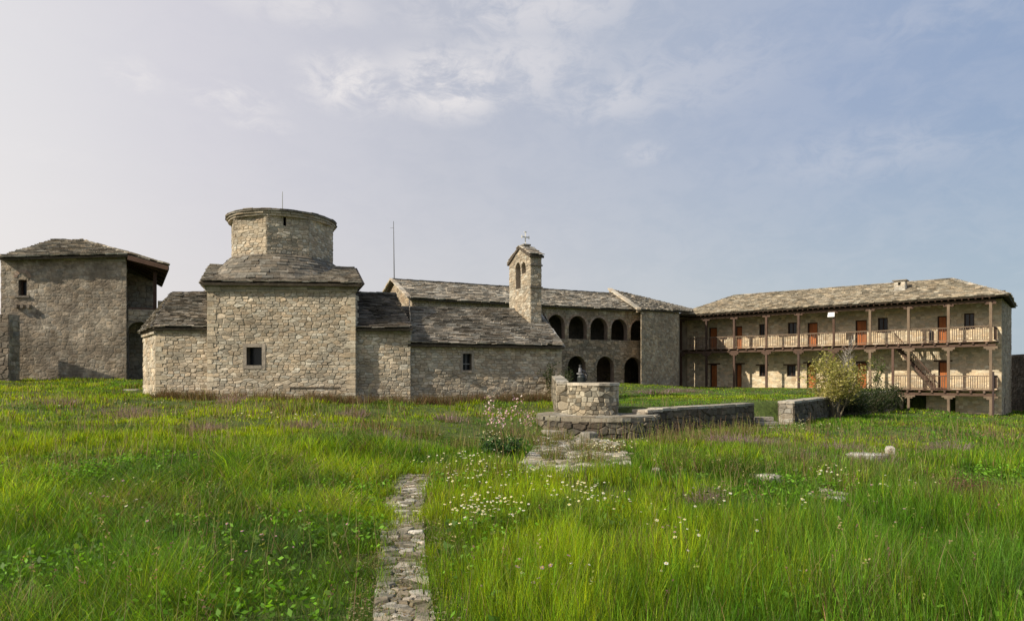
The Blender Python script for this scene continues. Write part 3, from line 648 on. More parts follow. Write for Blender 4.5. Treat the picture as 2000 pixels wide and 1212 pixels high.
# ------------------------------------------------------------------ GUEST HOUSE
gh = thing('galleried_range', 'two storey stone range with brown timber galleries and hipped slab roof on the right', 'building', (26, 53, .7))
LG = Vector((15.3, 62.0)); dG = Vector((.752, -.659)).normalized(); nG = Vector((-dG.y, dG.x))   # nG points to the back
def gm(s, z, h=0): return (LG.x + dG.x * s - nG.x * h, LG.y + dG.y * s - nG.y * h, z)
def su(px, t=0):
    a = (LG.x + nG.x * t, LG.y + nG.y * t); return u_of(a, (a[0] + dG.x, a[1] + dG.y), px)
def gz_(s, t, py): return EYE + (HY - py) / F * (LG.y + dG.y * s + nG.y * t)
TW = 1.95; wm = lambda u, v, h: gm(u, v, h - TW); LEN = 24.6
PS = [su(p) for p in (1330, 1379.7, 1434, 1497, 1560, 1628.6, 1699.4, 1774.6, 1852.5, 1935)]
PALG = ((.66, .54, .37), (.6, .49, .33), (.72, .6, .43), (.56, .45, .305)); MG = (.62, .51, .35)
doors = []; wins = []
UD = [(1385, 1400.5), (1437, 1449.5), (1577.5, 1597), (1671, 1693), (1831, 1850)]; UW = [(1331, 1338), (1483, 1493.5), (1539, 1556), (1714.7, 1734), (1883, 1903)]
LD = [(1387, 1400.5), (1437, 1448.5), (1576, 1593.5), (1671.5, 1693), (1832.7, 1851)]; LW = [(1483, 1494.5), (1537, 1554)]
ZU, ZLF = 4.17, .76
wmb = MB(); ops = []
for a, b in UD: ops.append(('r', su(a, TW), su(b, TW), ZU, ZU + 2.05))
for a, b in UW: s0, s1 = su(a, TW), su(b, TW); ops.append(('r', s0, s1, ZU + .98, ZU + 2.15))
nu = len(ops)
for a, b in LD: ops.append(('r', su(a, TW), su(b, TW), ZLF, ZLF + 2.05))
for a, b in LW: ops.append(('r', su(a, TW), su(b, TW), ZLF + .95, ZLF + 1.9))
bo = [('r', su(1764, TW), su(1809, TW), -1.3, .35), ('r', su(1856, TW), su(1866, TW), -1.2, .3)]
stones(wmb, wm, [(.1, 3.9), (24.27, 3.9), (24.27, 7.25), (.1, 7.25)], [o for o in ops[:nu]], w=.3, h=.17, relief=.018, pal=PALG, mortar=MG)
stones(wmb, wm, [(.1, -1.6), (24.27, -1.6), (24.27, 3.9), (.1, 3.9)], ops[nu:] + bo, w=.3, h=.17, relief=.018, pal=PALG, mortar=MG)
for o in ops[:5] + ops[nu:nu + 5]: doors.append(door(gh, wm, o[1], o[2], o[3], o[4], wmb, lintel=o[3] < 3))
for i, o in enumerate(ops[5:nu] + ops[nu + 5:]): wins.append(window(gh, wm, o[1], o[2], o[3], o[4], wmb, lintel=o[3] < 3, d=.22))
for o in bo: reveal(wmb, wm, o[1], o[2], o[3], o[4], .7); wmb.quad(wm(o[1], o[3], -.65), wm(o[2], o[3], -.65), wm(o[2], o[4], -.65), wm(o[1], o[4], -.65), (.015, .012, .01))
wmb.build('wall', M['limewash'], gh)
# end block
wmb = MB(); L2 = 24.27
em = lambda u, v, h: gm(L2 + h, v, -u); eo = [('r', 3.6, 4.1, -1.1, .35)]
stones(wmb, em, [(TW, -1.8), (9, -1.8), (9, 7.1), (TW, 7.3)], eo, w=.28, h=.14, relief=.03, pal=((.46, .385, .28), (.4, .33, .24), (.52, .44, .33)), mortar=(.27, .22, .16))
reveal(wmb, em, 3.6, 4.1, -1.1, .35, .4); wmb.quad(em(3.6, -1.1, -.35), em(4.1, -1.1, -.35), em(4.1, .35, -.35), em(3.6, .35, -.35), (.01, .01, .01))
wmb.quad(gm(0, .3, -7), gm(L2, -1, -9), gm(L2, 7.1, -9), gm(0, 7.2, -7), (.35, .3, .22)); wmb.quad(gm(.1, .3, 0), gm(.1, .3, -7), gm(.1, 7.2, -7), gm(.1, 7.2, 0), (.35, .3, .22))
wmb.build('end_wall', M['stone'], gh)
# roof
rb = MB(); KG = dict(expo=.2, wid=.34, th=.06, rough=.1, pal=((.33, .285, .215), (.42, .365, .275), (.23, .2, .15), (.52, .455, .35)))
ZE = 7.28; A = Vector(gm(.0, ZE, .5)); B = Vector(gm(LEN + .3, ZE, .5)); C_ = Vector(gm(21.1, 9.08, -3.5)); D = Vector(gm(4.0, 9.18, -3.5)); B2 = P(1984.5, 599, 53.6); A2 = Vector(gm(-.3, ZE, -7.4))
slabs(rb, A, B, C_, D, **KG); slabs(rb, B, B2, C_, C_, **KG); slabs(rb, A2, A, D, D, **KG); slabs(rb, B2, A2, D, C_, **KG)
caps(rb, D, C_, .42); caps(rb, B + Vector((-.1, .1, 0)), C_, .4, pal=((.5, .45, .37), (.42, .37, .3))); caps(rb, A + Vector((.2, .1, .05)), D, .36)
roof = rb.build('roof', M['slate'], gh)
# soffit boards and eave beam
fb = MB(); fb.hexa([gm(.05, ZE - .12, .42), gm(LEN - .1, ZE - .12, .42), gm(LEN - .1, ZE + .5, -TW), gm(.05, ZE + .5, -TW)] + [gm(.05, ZE - .08, .42), gm(LEN - .1, ZE - .08, .42), gm(LEN - .1, ZE + .54, -TW), gm(.05, ZE + .54, -TW)], WOODD)
for i in range(60):
    s = .2 + i * .4; fb.bar(gm(s, ZE - .16, .44), gm(s, ZE + .42, -TW), .08, .08, WOODD)
fb.build('rafter', M['wood'], gh)
bb = MB(); lbox(bb, gm, .3, 24.1, ZE - .42, ZE - .24, -.1, .08, WOODC); bb.build('eave_beam', M['wood'], gh)
# chimney
s_, t_ = su(1759, 1.9), 1.9; zc0 = gz_(s_, t_, 577); zc1 = gz_(s_, t_, 549); cb = MB(); hw_ = .36
for (a, b) in (((-hw_, -hw_), (hw_, -hw_)), ((hw_, -hw_), (hw_, hw_)), ((-hw_, hw_), (-hw_, -hw_)), ((hw_, hw_), (-hw_, hw_))):
    f = lambda q: gm(s_ + q[0], 0, -(t_ + q[1]))[:2]
    m_, l_ = plane_map(f(a), f(b)); stones(cb, m_, [(0, 7.6), (l_, 7.6), (l_, zc1 - .02), (0, zc1 - .02)], [('r', l_ / 2 - .1, l_ / 2 + .1, zc1 - .35, zc1 - .12)], w=.26, h=.17, pal=((.62, .57, .48), (.55, .5, .42)), relief=.02)
ch = cb.build('chimney', M['stone'], gh)
cb = MB(); cb.box(Vector(gm(s_, zc1 + .03, -t_)), (.98, .98, .07), (dG.x, dG.y), (.25, .22, .18)); cb.build('chimney_cap', M['stone'], ch); cb = MB(); cb.box(Vector(gm(s_, zc0 + .35, -t_)), (.84, .84, .06), (dG.x, dG.y), (.4, .36, .3)); cb.build('chimney_band', M['stone'], ch)
# galleries
pal_w = lambda: vary(random.choice((WOODC, (.16, .11, .08), (.1, .062, .045))), .2)
fb = MB(); s_st0, s_st1 = 17.75, 20.6
def floorseg(a, b, z, t0=-.12, t1=TW):
    s = a
    while s < b - .01:
        e = min(s + .2, b); lbox(fb, gm, s + .004, e - .004, z - .06, z, -t1, -t0, pal_w()); s = e
floorseg(.3, s_st0 - .2, ZU); floorseg(s_st0 - .2, s_st1, ZU, t0=-.12, t1=.45); floorseg(s_st0 - .2, s_st1, ZU, t0=1.35); floorseg(s_st1, 24.12, ZU)
for i in range(31):
    s = .5 + i * .77; lbox(fb, gm, s - .06, s + .06, ZU - .2, ZU - .062, -TW, .2, pal_w())
lbox(fb, gm, .3, 24.12, ZU - .37, ZU - .202, -.09, .09, WOODC)
fb.build('gallery_floor', M['wood'], gh)
for k, s in enumerate(PS):
    pb = MB(); w = .085; c = WOODD if k == 0 else (WOODL if k in (6, 7, 8, 9) else pal_w())
    lbox(pb, gm, s - w, s + w, ZU + .002, ZE - .422, -w, w, c); lbox(pb, gm, s - .32, s + .32, ZE - .56, ZE - .425, -.08, .08, WOODC); pb.build('upper_post', M['wood'], gh)
    pb = MB(); lo = .6 if s < 17 else (-1.3 if k in (7, 8, 9) else .4)
    lbox(pb, gm, s - w, s + w, lo if s < 17 else .78, ZU - .372, -w, w, vary(c, .1)); lbox(pb, gm, s - .4, s + .4, ZU - .52, ZU - .374, -.08, .08, WOODL if k > 5 else WOODC); lbox(pb, gm, s - .26, s + .26, ZU - .62, ZU - .522, -.075, .075, WOODL if k > 5 else WOODC)
    pb.build('lower_post', M['wood'], gh)
    if s >= 17:
        pb = MB(); lbox(pb, gm, s - .08, s + .08, -1.5, .2, -.08, .08, WOODL); lbox(pb, gm, s - .42, s + .42, .21, .33, -.08, .08, WOODL); lbox(pb, gm, s - .25, s + .25, .1, .205, -.07, .07, WOODL); pb.build('deck_post', M['wood'], gh)
def rail(sa, sb, z, hgt, light, step=.135):
    rb_ = MB(); c = WOODL if light else WOODC
    sg0 = U(-.035, .025); rb_.bar(gm(sa, z + hgt + sg0, 0), gm(sb, z + hgt + U(-.04, .03), 0), .07, .07, c); rb_.bar(gm(sa, z + .1, 0), gm(sb, z + .1, 0), .06, .06, c)
    n = int((sb - sa) / step)
    for i in range(1, n):
        if R() < .015: continue
        s = sa + (sb - sa) * i / n + U(-.018, .018); lbox(rb_, gm, s - .02, s + .02, z + .13, z + hgt - .03, -.02, .02, vary(WOODL if R() < .35 else WOODC, .3))
    rb_.build('railing', M['wood'], gh)
for k in range(len(PS) - 1): rail(PS[k] + (.085 if k else .7), PS[k + 1] - .085, ZU, 1.02, True)
def siderail(z):
    r_ = MB(); s_ = 24.0; r_.bar(gm(s_, z + 1.0, -.1), gm(s_, z + 1.0, -TW), .06, .06, WOODC); r_.bar(gm(s_, z + .12, -.1), gm(s_, z + .12, -TW), .05, .05, WOODC)
    for q in range(12): lbox(r_, gm, s_ - .02, s_ + .02, z + .13, z + .98, -.2 - q * .145 - .02, -.2 - q * .145 + .02, vary(WOODC, .3))
    r_.build('railing', M['wood'], gh)
siderail(ZU); siderail(ZLF)
SD = su(1744)
sp = MB(); lbox(sp, gm, SD - .08, SD + .08, .78, 3.78, -.08, .08, (.13, .08, .06)); sp.build('lower_post', M['wood'], gh)
for a, b in ((SD + .08, PS[7] - .085), (PS[7] + .085, PS[8] - .085), (PS[8] + .085, PS[9] - .085)): rail(a, b, ZLF, 1.0, b > PS[8])
fb = MB(); s = SD - .1
while s < 24.1: e = min(s + .2, 24.12); lbox(fb, gm, s + .004, e - .004, ZLF - .06, ZLF, -TW, .12, pal_w()); s = e
for i in range(8): s = SD + .2 + i * .78; lbox(fb, gm, s - .06, s + .06, ZLF - .22, ZLF - .062, -TW, .2, pal_w())
lbox(fb, gm, SD - .2, 24.12, .335, .52, -.09, .09, WOODC); fb.build('deck', M['wood'], gh)
# stair
sb_ = MB(); T0 = Vector((SD + .05, ZU, 0)); a = Vector((s_st0 + .05, ZU - .02)); b = Vector((20.35, ZLF))
for t in (.5, 1.28):
    sb_.hexa([gm(a.x, a.y - .25, -t), gm(b.x, b.y, -t), gm(b.x, b.y, -t - .05), gm(a.x, a.y - .25, -t - .05), gm(a.x, a.y, -t), gm(b.x + .05, b.y + .22, -t), gm(b.x + .05, b.y + .22, -t - .05), gm(a.x, a.y, -t - .05)], WOODD if t > 1 else WOODC)
for i in range(15):
    q = a.lerp(b, (i + .5) / 15); lbox(sb_, gm, q.x - .12, q.x + .12, q.y + .05, q.y + .09, -1.27, -.56, pal_w())
st = sb_.build('stair', M['wood'], gh)
hb = MB(); hb.bar(gm(a.x, a.y + .85, -.52), gm(b.x, b.y + .95, -.52), .06, .07, WOODC)
for i in range(19):
    q = a.lerp(b, (i + .5) / 19); lbox(hb, gm, q.x - .018, q.x + .018, q.y + .1, q.y + .88, -.54, -.5, vary(WOODD, .2))
lbox(hb, gm, b.x - .02, b.x + .1, ZLF, ZLF + 1.15, -.58, -.46, WOODC); hb.build('handrail', M['wood'], st)
dp = MB(); s = su(1940); dp.tube([gm(s, -1.6, .06), gm(s, 1.6, .06), gm(s, 2.05, .06)], [.07, .07, .065], 8, (.06, .04, .035)); dp.build('downpipe', M['metal'], gh)
# floodlight on a post
fl = MB(); s = PS[5] - .15; z = gz_(s, 0, 615); fl.hexa([gm(s - .26, z - .16, .1), gm(s + .26, z - .16, .1), gm(s + .26, z - .16, .26), gm(s - .26, z - .16, .26), gm(s - .22, z + .2, .1), gm(s + .26, z + .2, .1), gm(s + .26, z + .2, .2), gm(s - .22, z + .2, .2)], (.75, .75, .75)); lbox(fl, gm, s + .05, s + .12, z - .25, z - .15, .08, .14, (.3, .3, .3))
tag(fl.build('floodlight', M['white']), 'small white floodlight fixed high on a gallery post', 'lamp')
ob_ = MB()
for k, (s, hgt) in enumerate(((su(1816), .75),)): ob_.tube([gm(s, ZU, -.6), gm(s, ZU + hgt, -.6), gm(s, ZU + hgt + .2, -.6)], [.17, .19, .05], 10, (.03, .025, .025))
tag(ob_.build('stovepipe', M['metal']), 'short black metal pipe standing behind the upper gallery railing', 'pipe')
# far right wall
wmb = MB(); a = XY(1972, 56); b = XY(2060, 50); mp, L = plane_map(a, b)
zt = z_of(mp, 0, 695)
stones(wmb, mp, [(0, -2.2), (L, -2.2), (L, zt - .1), (0, zt)], w=.34, h=.2, pal=((.15, .125, .1), (.19, .16, .125), (.12, .1, .08)), relief=.05, mortar=(.07, .06, .05)); lbox(wmb, mp, 0, L, -2.2, zt - .12, -.6, -.01, (.12, .1, .08))
for i in range(9): u = .3 + i * .62; lbox(wmb, mp, u, u + .38, zt - .1, zt + .1, -.5, .0, vary((.17, .145, .11)))
tag(wmb.build('garden_wall', M['arcade']), 'dark stone wall at the right edge beyond the galleried range', 'wall')

# ------------------------------------------------------------------ WELL, PLATFORM, PARAPETS
wc_ = Vector((2.46, 20.3, 0)); PALW = ((.4, .345, .25), (.3, .26, .19), (.5, .44, .33), (.2, .175, .13)); RW = .74
well = thing('stone_well', 'round rubble stone well with flat slab rim on its raised platform', 'well', (wc_.x, wc_.y, .62))
def cyl(c, r): return lambda u, v, h: (c.x + (r + h) * math.cos(u / r - math.pi * .5), c.y + (r + h) * math.sin(u / r - math.pi * .5), v)
wmb = MB(); stones(wmb, cyl(wc_, RW), [(-math.pi * RW, .5), (math.pi * RW, .5), (math.pi * RW, 1.45), (-math.pi * RW, 1.45)], w=.17, h=.11, relief=.035, pal=PALW)
wmb.build('well_wall', M['stone'], well)
wmb = MB(); ring_band(wmb, wc_, RW + .075, 1.435, 1.515, .5, ((.6, .55, .46), (.52, .47, .39)), rin=.5); wmb.build('rim', M['stone'], well)
wmb = MB(); v_ = [(wc_.x + .5 * math.cos(t * math.pi / 8), wc_.y + .5 * math.sin(t * math.pi / 8), 1.3) for t in range(16)]; wmb.add(v_, [tuple(range(16))], (.01, .01, .01)); wmb.build('well_shaft', M['dark'], well)
pc_ = Vector((2.58, 20.35, 0)); RP = 1.82; PZ = .57
wmb = MB(); stones(wmb, cyl(pc_, RP), [(-math.pi * RP, -.35), (math.pi * RP, -.35), (math.pi * RP, PZ - .13), (-math.pi * RP, PZ - .13)], w=.28, h=.15, relief=.05, pal=((.15, .13, .1), (.21, .185, .14), (.115, .1, .08)), mortar=(.06, .05, .04))
pl = wmb.build('well_platform', M['arcade']); tag(pl, 'low round stone platform carrying the well', 'platform')
wmb = MB()
for (r_, a_, b_) in ((RP + .035, PZ - .13, PZ - .03), (RP - .02, PZ - .03, PZ)):
    ring_band(wmb, pc_, r_, a_, b_, .38, ((.3, .265, .2), (.24, .21, .16), (.36, .32, .25)), rin=1.33, wob=.022)
dom = [(pc_.x + 1.36 * math.cos(t * math.pi / 12), pc_.y + 1.36 * math.sin(t * math.pi / 12)) for t in range(24)]
stones(wmb, lambda u, v, h: (u, v, PZ - .03 + h), dom, w=.5, h=.4, relief=.03, pal=((.36, .33, .27), (.29, .26, .21))); wmb.build('top_slab', M['flag'], pl)
# pump behind the rim
pm = Vector((2.21, 21.35, 0)); pb = MB(); pump = thing('hand_pump', 'small black pump with pale cap just behind the well rim', 'pump', (pm.x, pm.y, .7))
pb.tube([(pm.x, pm.y, .65), (pm.x, pm.y, 1.35), (pm.x, pm.y, 1.68), (pm.x, pm.y, 1.78)], [.08, .1, .13, .07], 10, (.02, .025, .022)); pb.tube([(pm.x + .02, pm.y, 1.45), (pm.x + .16, pm.y, 1.62), (pm.x + .18, pm.y, 1.74), (pm.x + .1, pm.y, 1.86), (pm.x + .02, pm.y, 1.9)], [.04, .045, .045, .04, .03], 8, (.02, .02, .02)); pb.build('pump_body', M['metal'], pump)
pb = MB(); pb.tube([(pm.x - .03, pm.y, 1.84), (pm.x - .03, pm.y, 1.98)], [.06, .045], 8, (.16, .16, .17)); pb.tube([(pm.x - .03, pm.y, 1.78), (pm.x - .03, pm.y, 1.81)], [.11, .11], 10, (.3, .3, .3)); pb.tube([(pm.x - .03, pm.y, 1.98), (pm.x - .03, pm.y, 2.08)], [.03, .04], 8, (.06, .06, .06)); pb.build('cap', M['metal'], pump)
# parapet from well to narthex
def parapet(name, label, a, b, z0a, z0b, z1a, z1b, th=.48, pal=PALW, topc=((.45, .41, .34), (.38, .345, .28)), mat='stone', mort=(.16, .14, .11), mossy=False, batter=0):
    wmb = MB(); mp, L = plane_map(a, b)
    stones(wmb, mp, [(0, z0a), (L, z0b), (L, z1b - .07), (0, z1a - .07)], w=.3, h=.18, relief=.045, pal=pal, mortar=mort)
    mbk = lambda u, v, h: mp(u, v, -th - h); stones(wmb, mbk, [(0, z0a), (L, z0b), (L, z1b - .07), (0, z1a - .07)], w=.3, h=.18, relief=.045, pal=pal, mortar=mort)
    e1 = lambda u, v, h: mp(-h, v, -u); stones(wmb, e1, [(0, z0a), (th, z0a), (th, z1a - .07), (0, z1a - .07)], w=.28, h=.17, relief=.035, pal=((.46, .42, .35), (.4, .36, .3)))  # start end in paler stones, its sunlight put into the colour
    e2 = lambda u, v, h: mp(L + h, v, -u); stones(wmb, e2, [(0, z0b), (th, z0b), (th, z1b - .07), (0, z1b - .07)], w=.28, h=.17, relief=.035, pal=pal)
    o = wmb.build(name, M[mat]); tag(o, label, 'wall')
    cb = MB(); u = 0
    while u < L - .02:
        s = min(U(.35, .8), L - u); za = z1a + (z1b - z1a) * u / L; zb = z1a + (z1b - z1a) * (u + s) / L; j = U(-.015, .015); e = U(.01, .05)
        cb.hexa([mp(u + .005, za - .08 + j, e), mp(u + s - .005, zb - .08 + j, e), mp(u + s - .005, zb - .08 + j, -th - e), mp(u + .005, za - .08 + j, -th - e), mp(u + .005, za + j, e), mp(u + s - .005, zb + j, e), mp(u + s - .005, zb + j, -th - e), mp(u + .005, za + j, -th - e)], vary(random.choice(topc))); u += s
    cb.build('coping', M['flag'], o); return o
parapet('parapet_wall', 'pale parapet wall running from the well back to the church corner', (XY(1096, 26.6)), (XY(1112, 21.0)), .5, .4, 1.78, 1.56, th=-.42, mat='stone')
DK = ((.12, .105, .08), (.16, .14, .105), (.09, .08, .062))  # dark stones, the shade on the wall fronts painted in
parapet('retaining_wall', 'dark retaining wall to the right of the well platform, shade painted into its stones', XY(1262, 19.85), XY(1472, 24.2), -.4, -.5, .72, .74, pal=DK, mat='arcade', mort=(.05, .045, .035))
parapet('retaining_wall', 'long dark retaining wall with a pale squared end beside the steps', XY(1549, 24.5), XY(1750, 48.6), -.5, -1.2, .8, .7, th=.5, pal=DK, mat='arcade', mort=(.05, .045, .035))
# steps between the walls
sA = XY(1472, 24.25); sB = XY(1530, 24.6)
for i, (py, p0, p1, Y) in enumerate(((814, 1473, 1508, 24.9), (823.5, 1477, 1516, 24.4), (833, 1500, 1537, 23.7))):
    a = P(p0, py, Y); b = P(p1, py, Y); mb = MB(); q = []
    for dz in (-.14, 0):
        q += [(a.x, a.y - .18, a.z + dz), (b.x, b.y - .15, b.z + dz + .01), (b.x + .1, b.y + .32, b.z + dz), (a.x + .05, a.y + .3, a.z + dz)]
    mb.hexa(q, vary((.36, .34, .29)))
    tag(mb.build('stone_step', M['flag']), ('top worn stone step in the gap between the two dark walls', 'middle worn stone step in the gap between the two dark walls', 'lowest stone step, set forward in the grass below the wall gap')[i], 'step', 'steps between the retaining walls')

# irregular stones lying in the meadow
def rock(name, label, pts, h, col=(.42, .39, .33), base=None, group=None, cat='stone'):
    mb = MB(); n = len(pts); low = [Vector(p) - Vector((0, 0, .25)) for p in pts]; mid = [Vector(p) + Vector((0, 0, h * U(.7, .95))) for p in pts]
    c = sum((Vector(p) for p in pts), Vector()) / n; top = [c.lerp(Vector(p), U(.75, .9)) + Vector((0, 0, h * U(.95, 1.1))) for p in pts]
    vs = low + mid + top; fs = []
    for a in (0, n):
        for i in range(n): fs.append((a + i, a + (i + 1) % n, a + n + (i + 1) % n, a + n + i))
    fs.append(tuple(range(2 * n, 3 * n))); mb.add(vs, fs, col)
    return tag(mb.build(name, M['flag']), label, cat, group)
def blob(px, py, rx, ry, n=8, rot=0):
    c = G(px, py); out = []
    for i in range(n):
        t = 2 * math.pi * i / n; k = U(.8, 1.12); x = rx * k * math.cos(t); y = ry * k * math.sin(t)
        X = c.x + x * math.cos(rot) - y * math.sin(rot); Y = c.y + x * math.sin(rot) + y * math.cos(rot); out.append((X, Y, c.z))
    return out
rock('stone_slab', 'long pale fallen slab lying in the grass at right', blob(1692, 896, .5, .24, 9, -.12), .12, (.47, .46, .4))
rock('stone_block', 'small upright pale block at the end of the fallen slab', blob(1739, 890, .11, .1, 6), .2, (.5, .46, .4))
rock('stone', 'low pale peaked stone in the grass', blob(1504, 944, .2, .16, 7), .13, (.5, .46, .38))
rock('stone', 'small flat pale stone left of the peaked one', blob(1478, 934, .13, .1, 7), .07, (.46, .43, .36))
rock('step_stone', 'long rough step slab below the well platform', blob(1089, 850, .52, .2, 11, -.12), .15, (.33, .3, .25), cat='step')
rock('step_stone', 'rough square block beside the step slab under the platform', blob(1150, 858, .24, .2, 8), .2, (.27, .25, .21), cat='step')
rock('stone', 'small thin stone by the corner of the sanctuary', blob(258, 768, .35, .12, 7), .05, (.45, .42, .36))

# paving
def sheet(name, quads, w, h, relief, pal, mortar, zoff=.012):
    mb = MB()
    for dom in quads:
        def f(u, v, hh): return (u, v, float(gz(u, v)) + zoff + hh)
        stones(mb, f, dom, w=w, h=h, relief=relief, pal=pal, mortar=mortar, jit=.46, drop=.38, joint=.88, top=.76)
    o = mb.build(name, M['flag']); return tag(o, kind='structure')
PL = [(1.0, -.25, .2), (4.64, -.92, -.55), (6.07, -1.18, -.79), (8.36, -1.56, -1.12), (11.5, -2.0, -1.42)]
PP = ((.4, .36, .29), (.3, .265, .2), (.5, .455, .38), (.22, .19, .14), (.17, .15, .1))
sheet('path', [[(PL[i][1] - .05, PL[i][0]), (PL[i][2] + .01, PL[i][0]), (PL[i + 1][2] + .01, PL[i + 1][0]), (PL[i + 1][1] - .05, PL[i + 1][0])] for i in range(4)], .11, .085, .026, PP, (.12, .095, .06))
pv = [G(1010, 922), G(1100, 935), G(1235, 912), G(1222, 868), G(1120, 850), G(1050, 855)]
sheet('paved_patch', [[(p.x, p.y) for p in pv]], .19, .15, .035, PP, (.16, .14, .1))
pv2 = [G(1560, 972), G(1650, 982), G(1660, 966), G(1600, 955)]
sheet('paving_remains', [[(p.x, p.y) for p in pv2]], .2, .18, .03, PP, (.16, .14, .1))

# ------------------------------------------------------------------ vegetation
def path_dist(x, y):
    c = np.interp(y, [p[0] for p in PL], [(p[1] + p[2]) / 2 for p in PL]); h = np.interp(y, [p[0] for p in PL], [(p[2] - p[1]) / 2 for p in PL])
    d = np.abs(x - c) - h + (fbm(x * 3.1, y * 3.1, 151) - .5) * .16; return np.where((y > 11.5 + (fbm(x * 4, y * .5, 161) - .5) * .8) | (y < 1), 9, d)
def inpoly(x, y, poly):
    ins = np.zeros(x.shape, bool); n = len(poly)
    for i in range(n):
        ax, ay = poly[i]; bx, by = poly[(i + 1) % n]; c = ((ay > y) != (by > y)) & (x < (bx - ax) * (y - ay) / (by - ay + 1e-12) + ax); ins ^= c
    return ins
def seg_d(x, y, a, b):
    dx, dy = b[0] - a[0], b[1] - a[1]; t = np.clip(((x - a[0]) * dx + (y - a[1]) * dy) / (dx * dx + dy * dy), 0, 1); return np.hypot(x - a[0] - t * dx, y - a[1] - t * dy)
FOOT = [[TF0, TF1, TB1, TB0], [S0, S1, (S1[0] - 1, 30), SB2, SB], [N0, N1, X0, X1, XB, (-7, 31), (-8, 31)], [A0, A1, (A1[0] + nA.x * 7, A1[1] + nA.y * 7), GB], [c0, c1, (15.6, 62), c2],
        [H0, H1, G0, G1, (G1[0] - 1, 42), HB0], [gm(0, 0, 0)[:2], gm(SD, 0, 0)[:2], gm(SD, 0, -1.9)[:2], gm(L2, 0, -1.9)[:2], gm(L2, 0, -9)[:2], gm(0, 0, -7)[:2]]]
PVP = [(p.x, p.y) for p in pv]; PVP2 = [(p.x, p.y) for p in pv2]
def blocked(x, y):
    b = np.zeros(x.shape, bool)
    for f in FOOT: b |= inpoly(x, y, [tuple(q[:2]) for q in f])
    b |= np.hypot(x - pc_.x, y - pc_.y) < RP + .05
    for a, c in ((XY(1262, 19.85), XY(1472, 24.2)), (XY(1549, 24.5), XY(1750, 48.6))):
        d = Vector((c[0] - a[0], c[1] - a[1])).normalized(); o = (-d.y * .24, d.x * .24); b |= seg_d(x, y, (a[0] + o[0], a[1] + o[1]), (c[0] + o[0], c[1] + o[1])) < .27
    b |= seg_d(x, y, XY(1104, 26.6), XY(1120, 21)) < .22
    return b
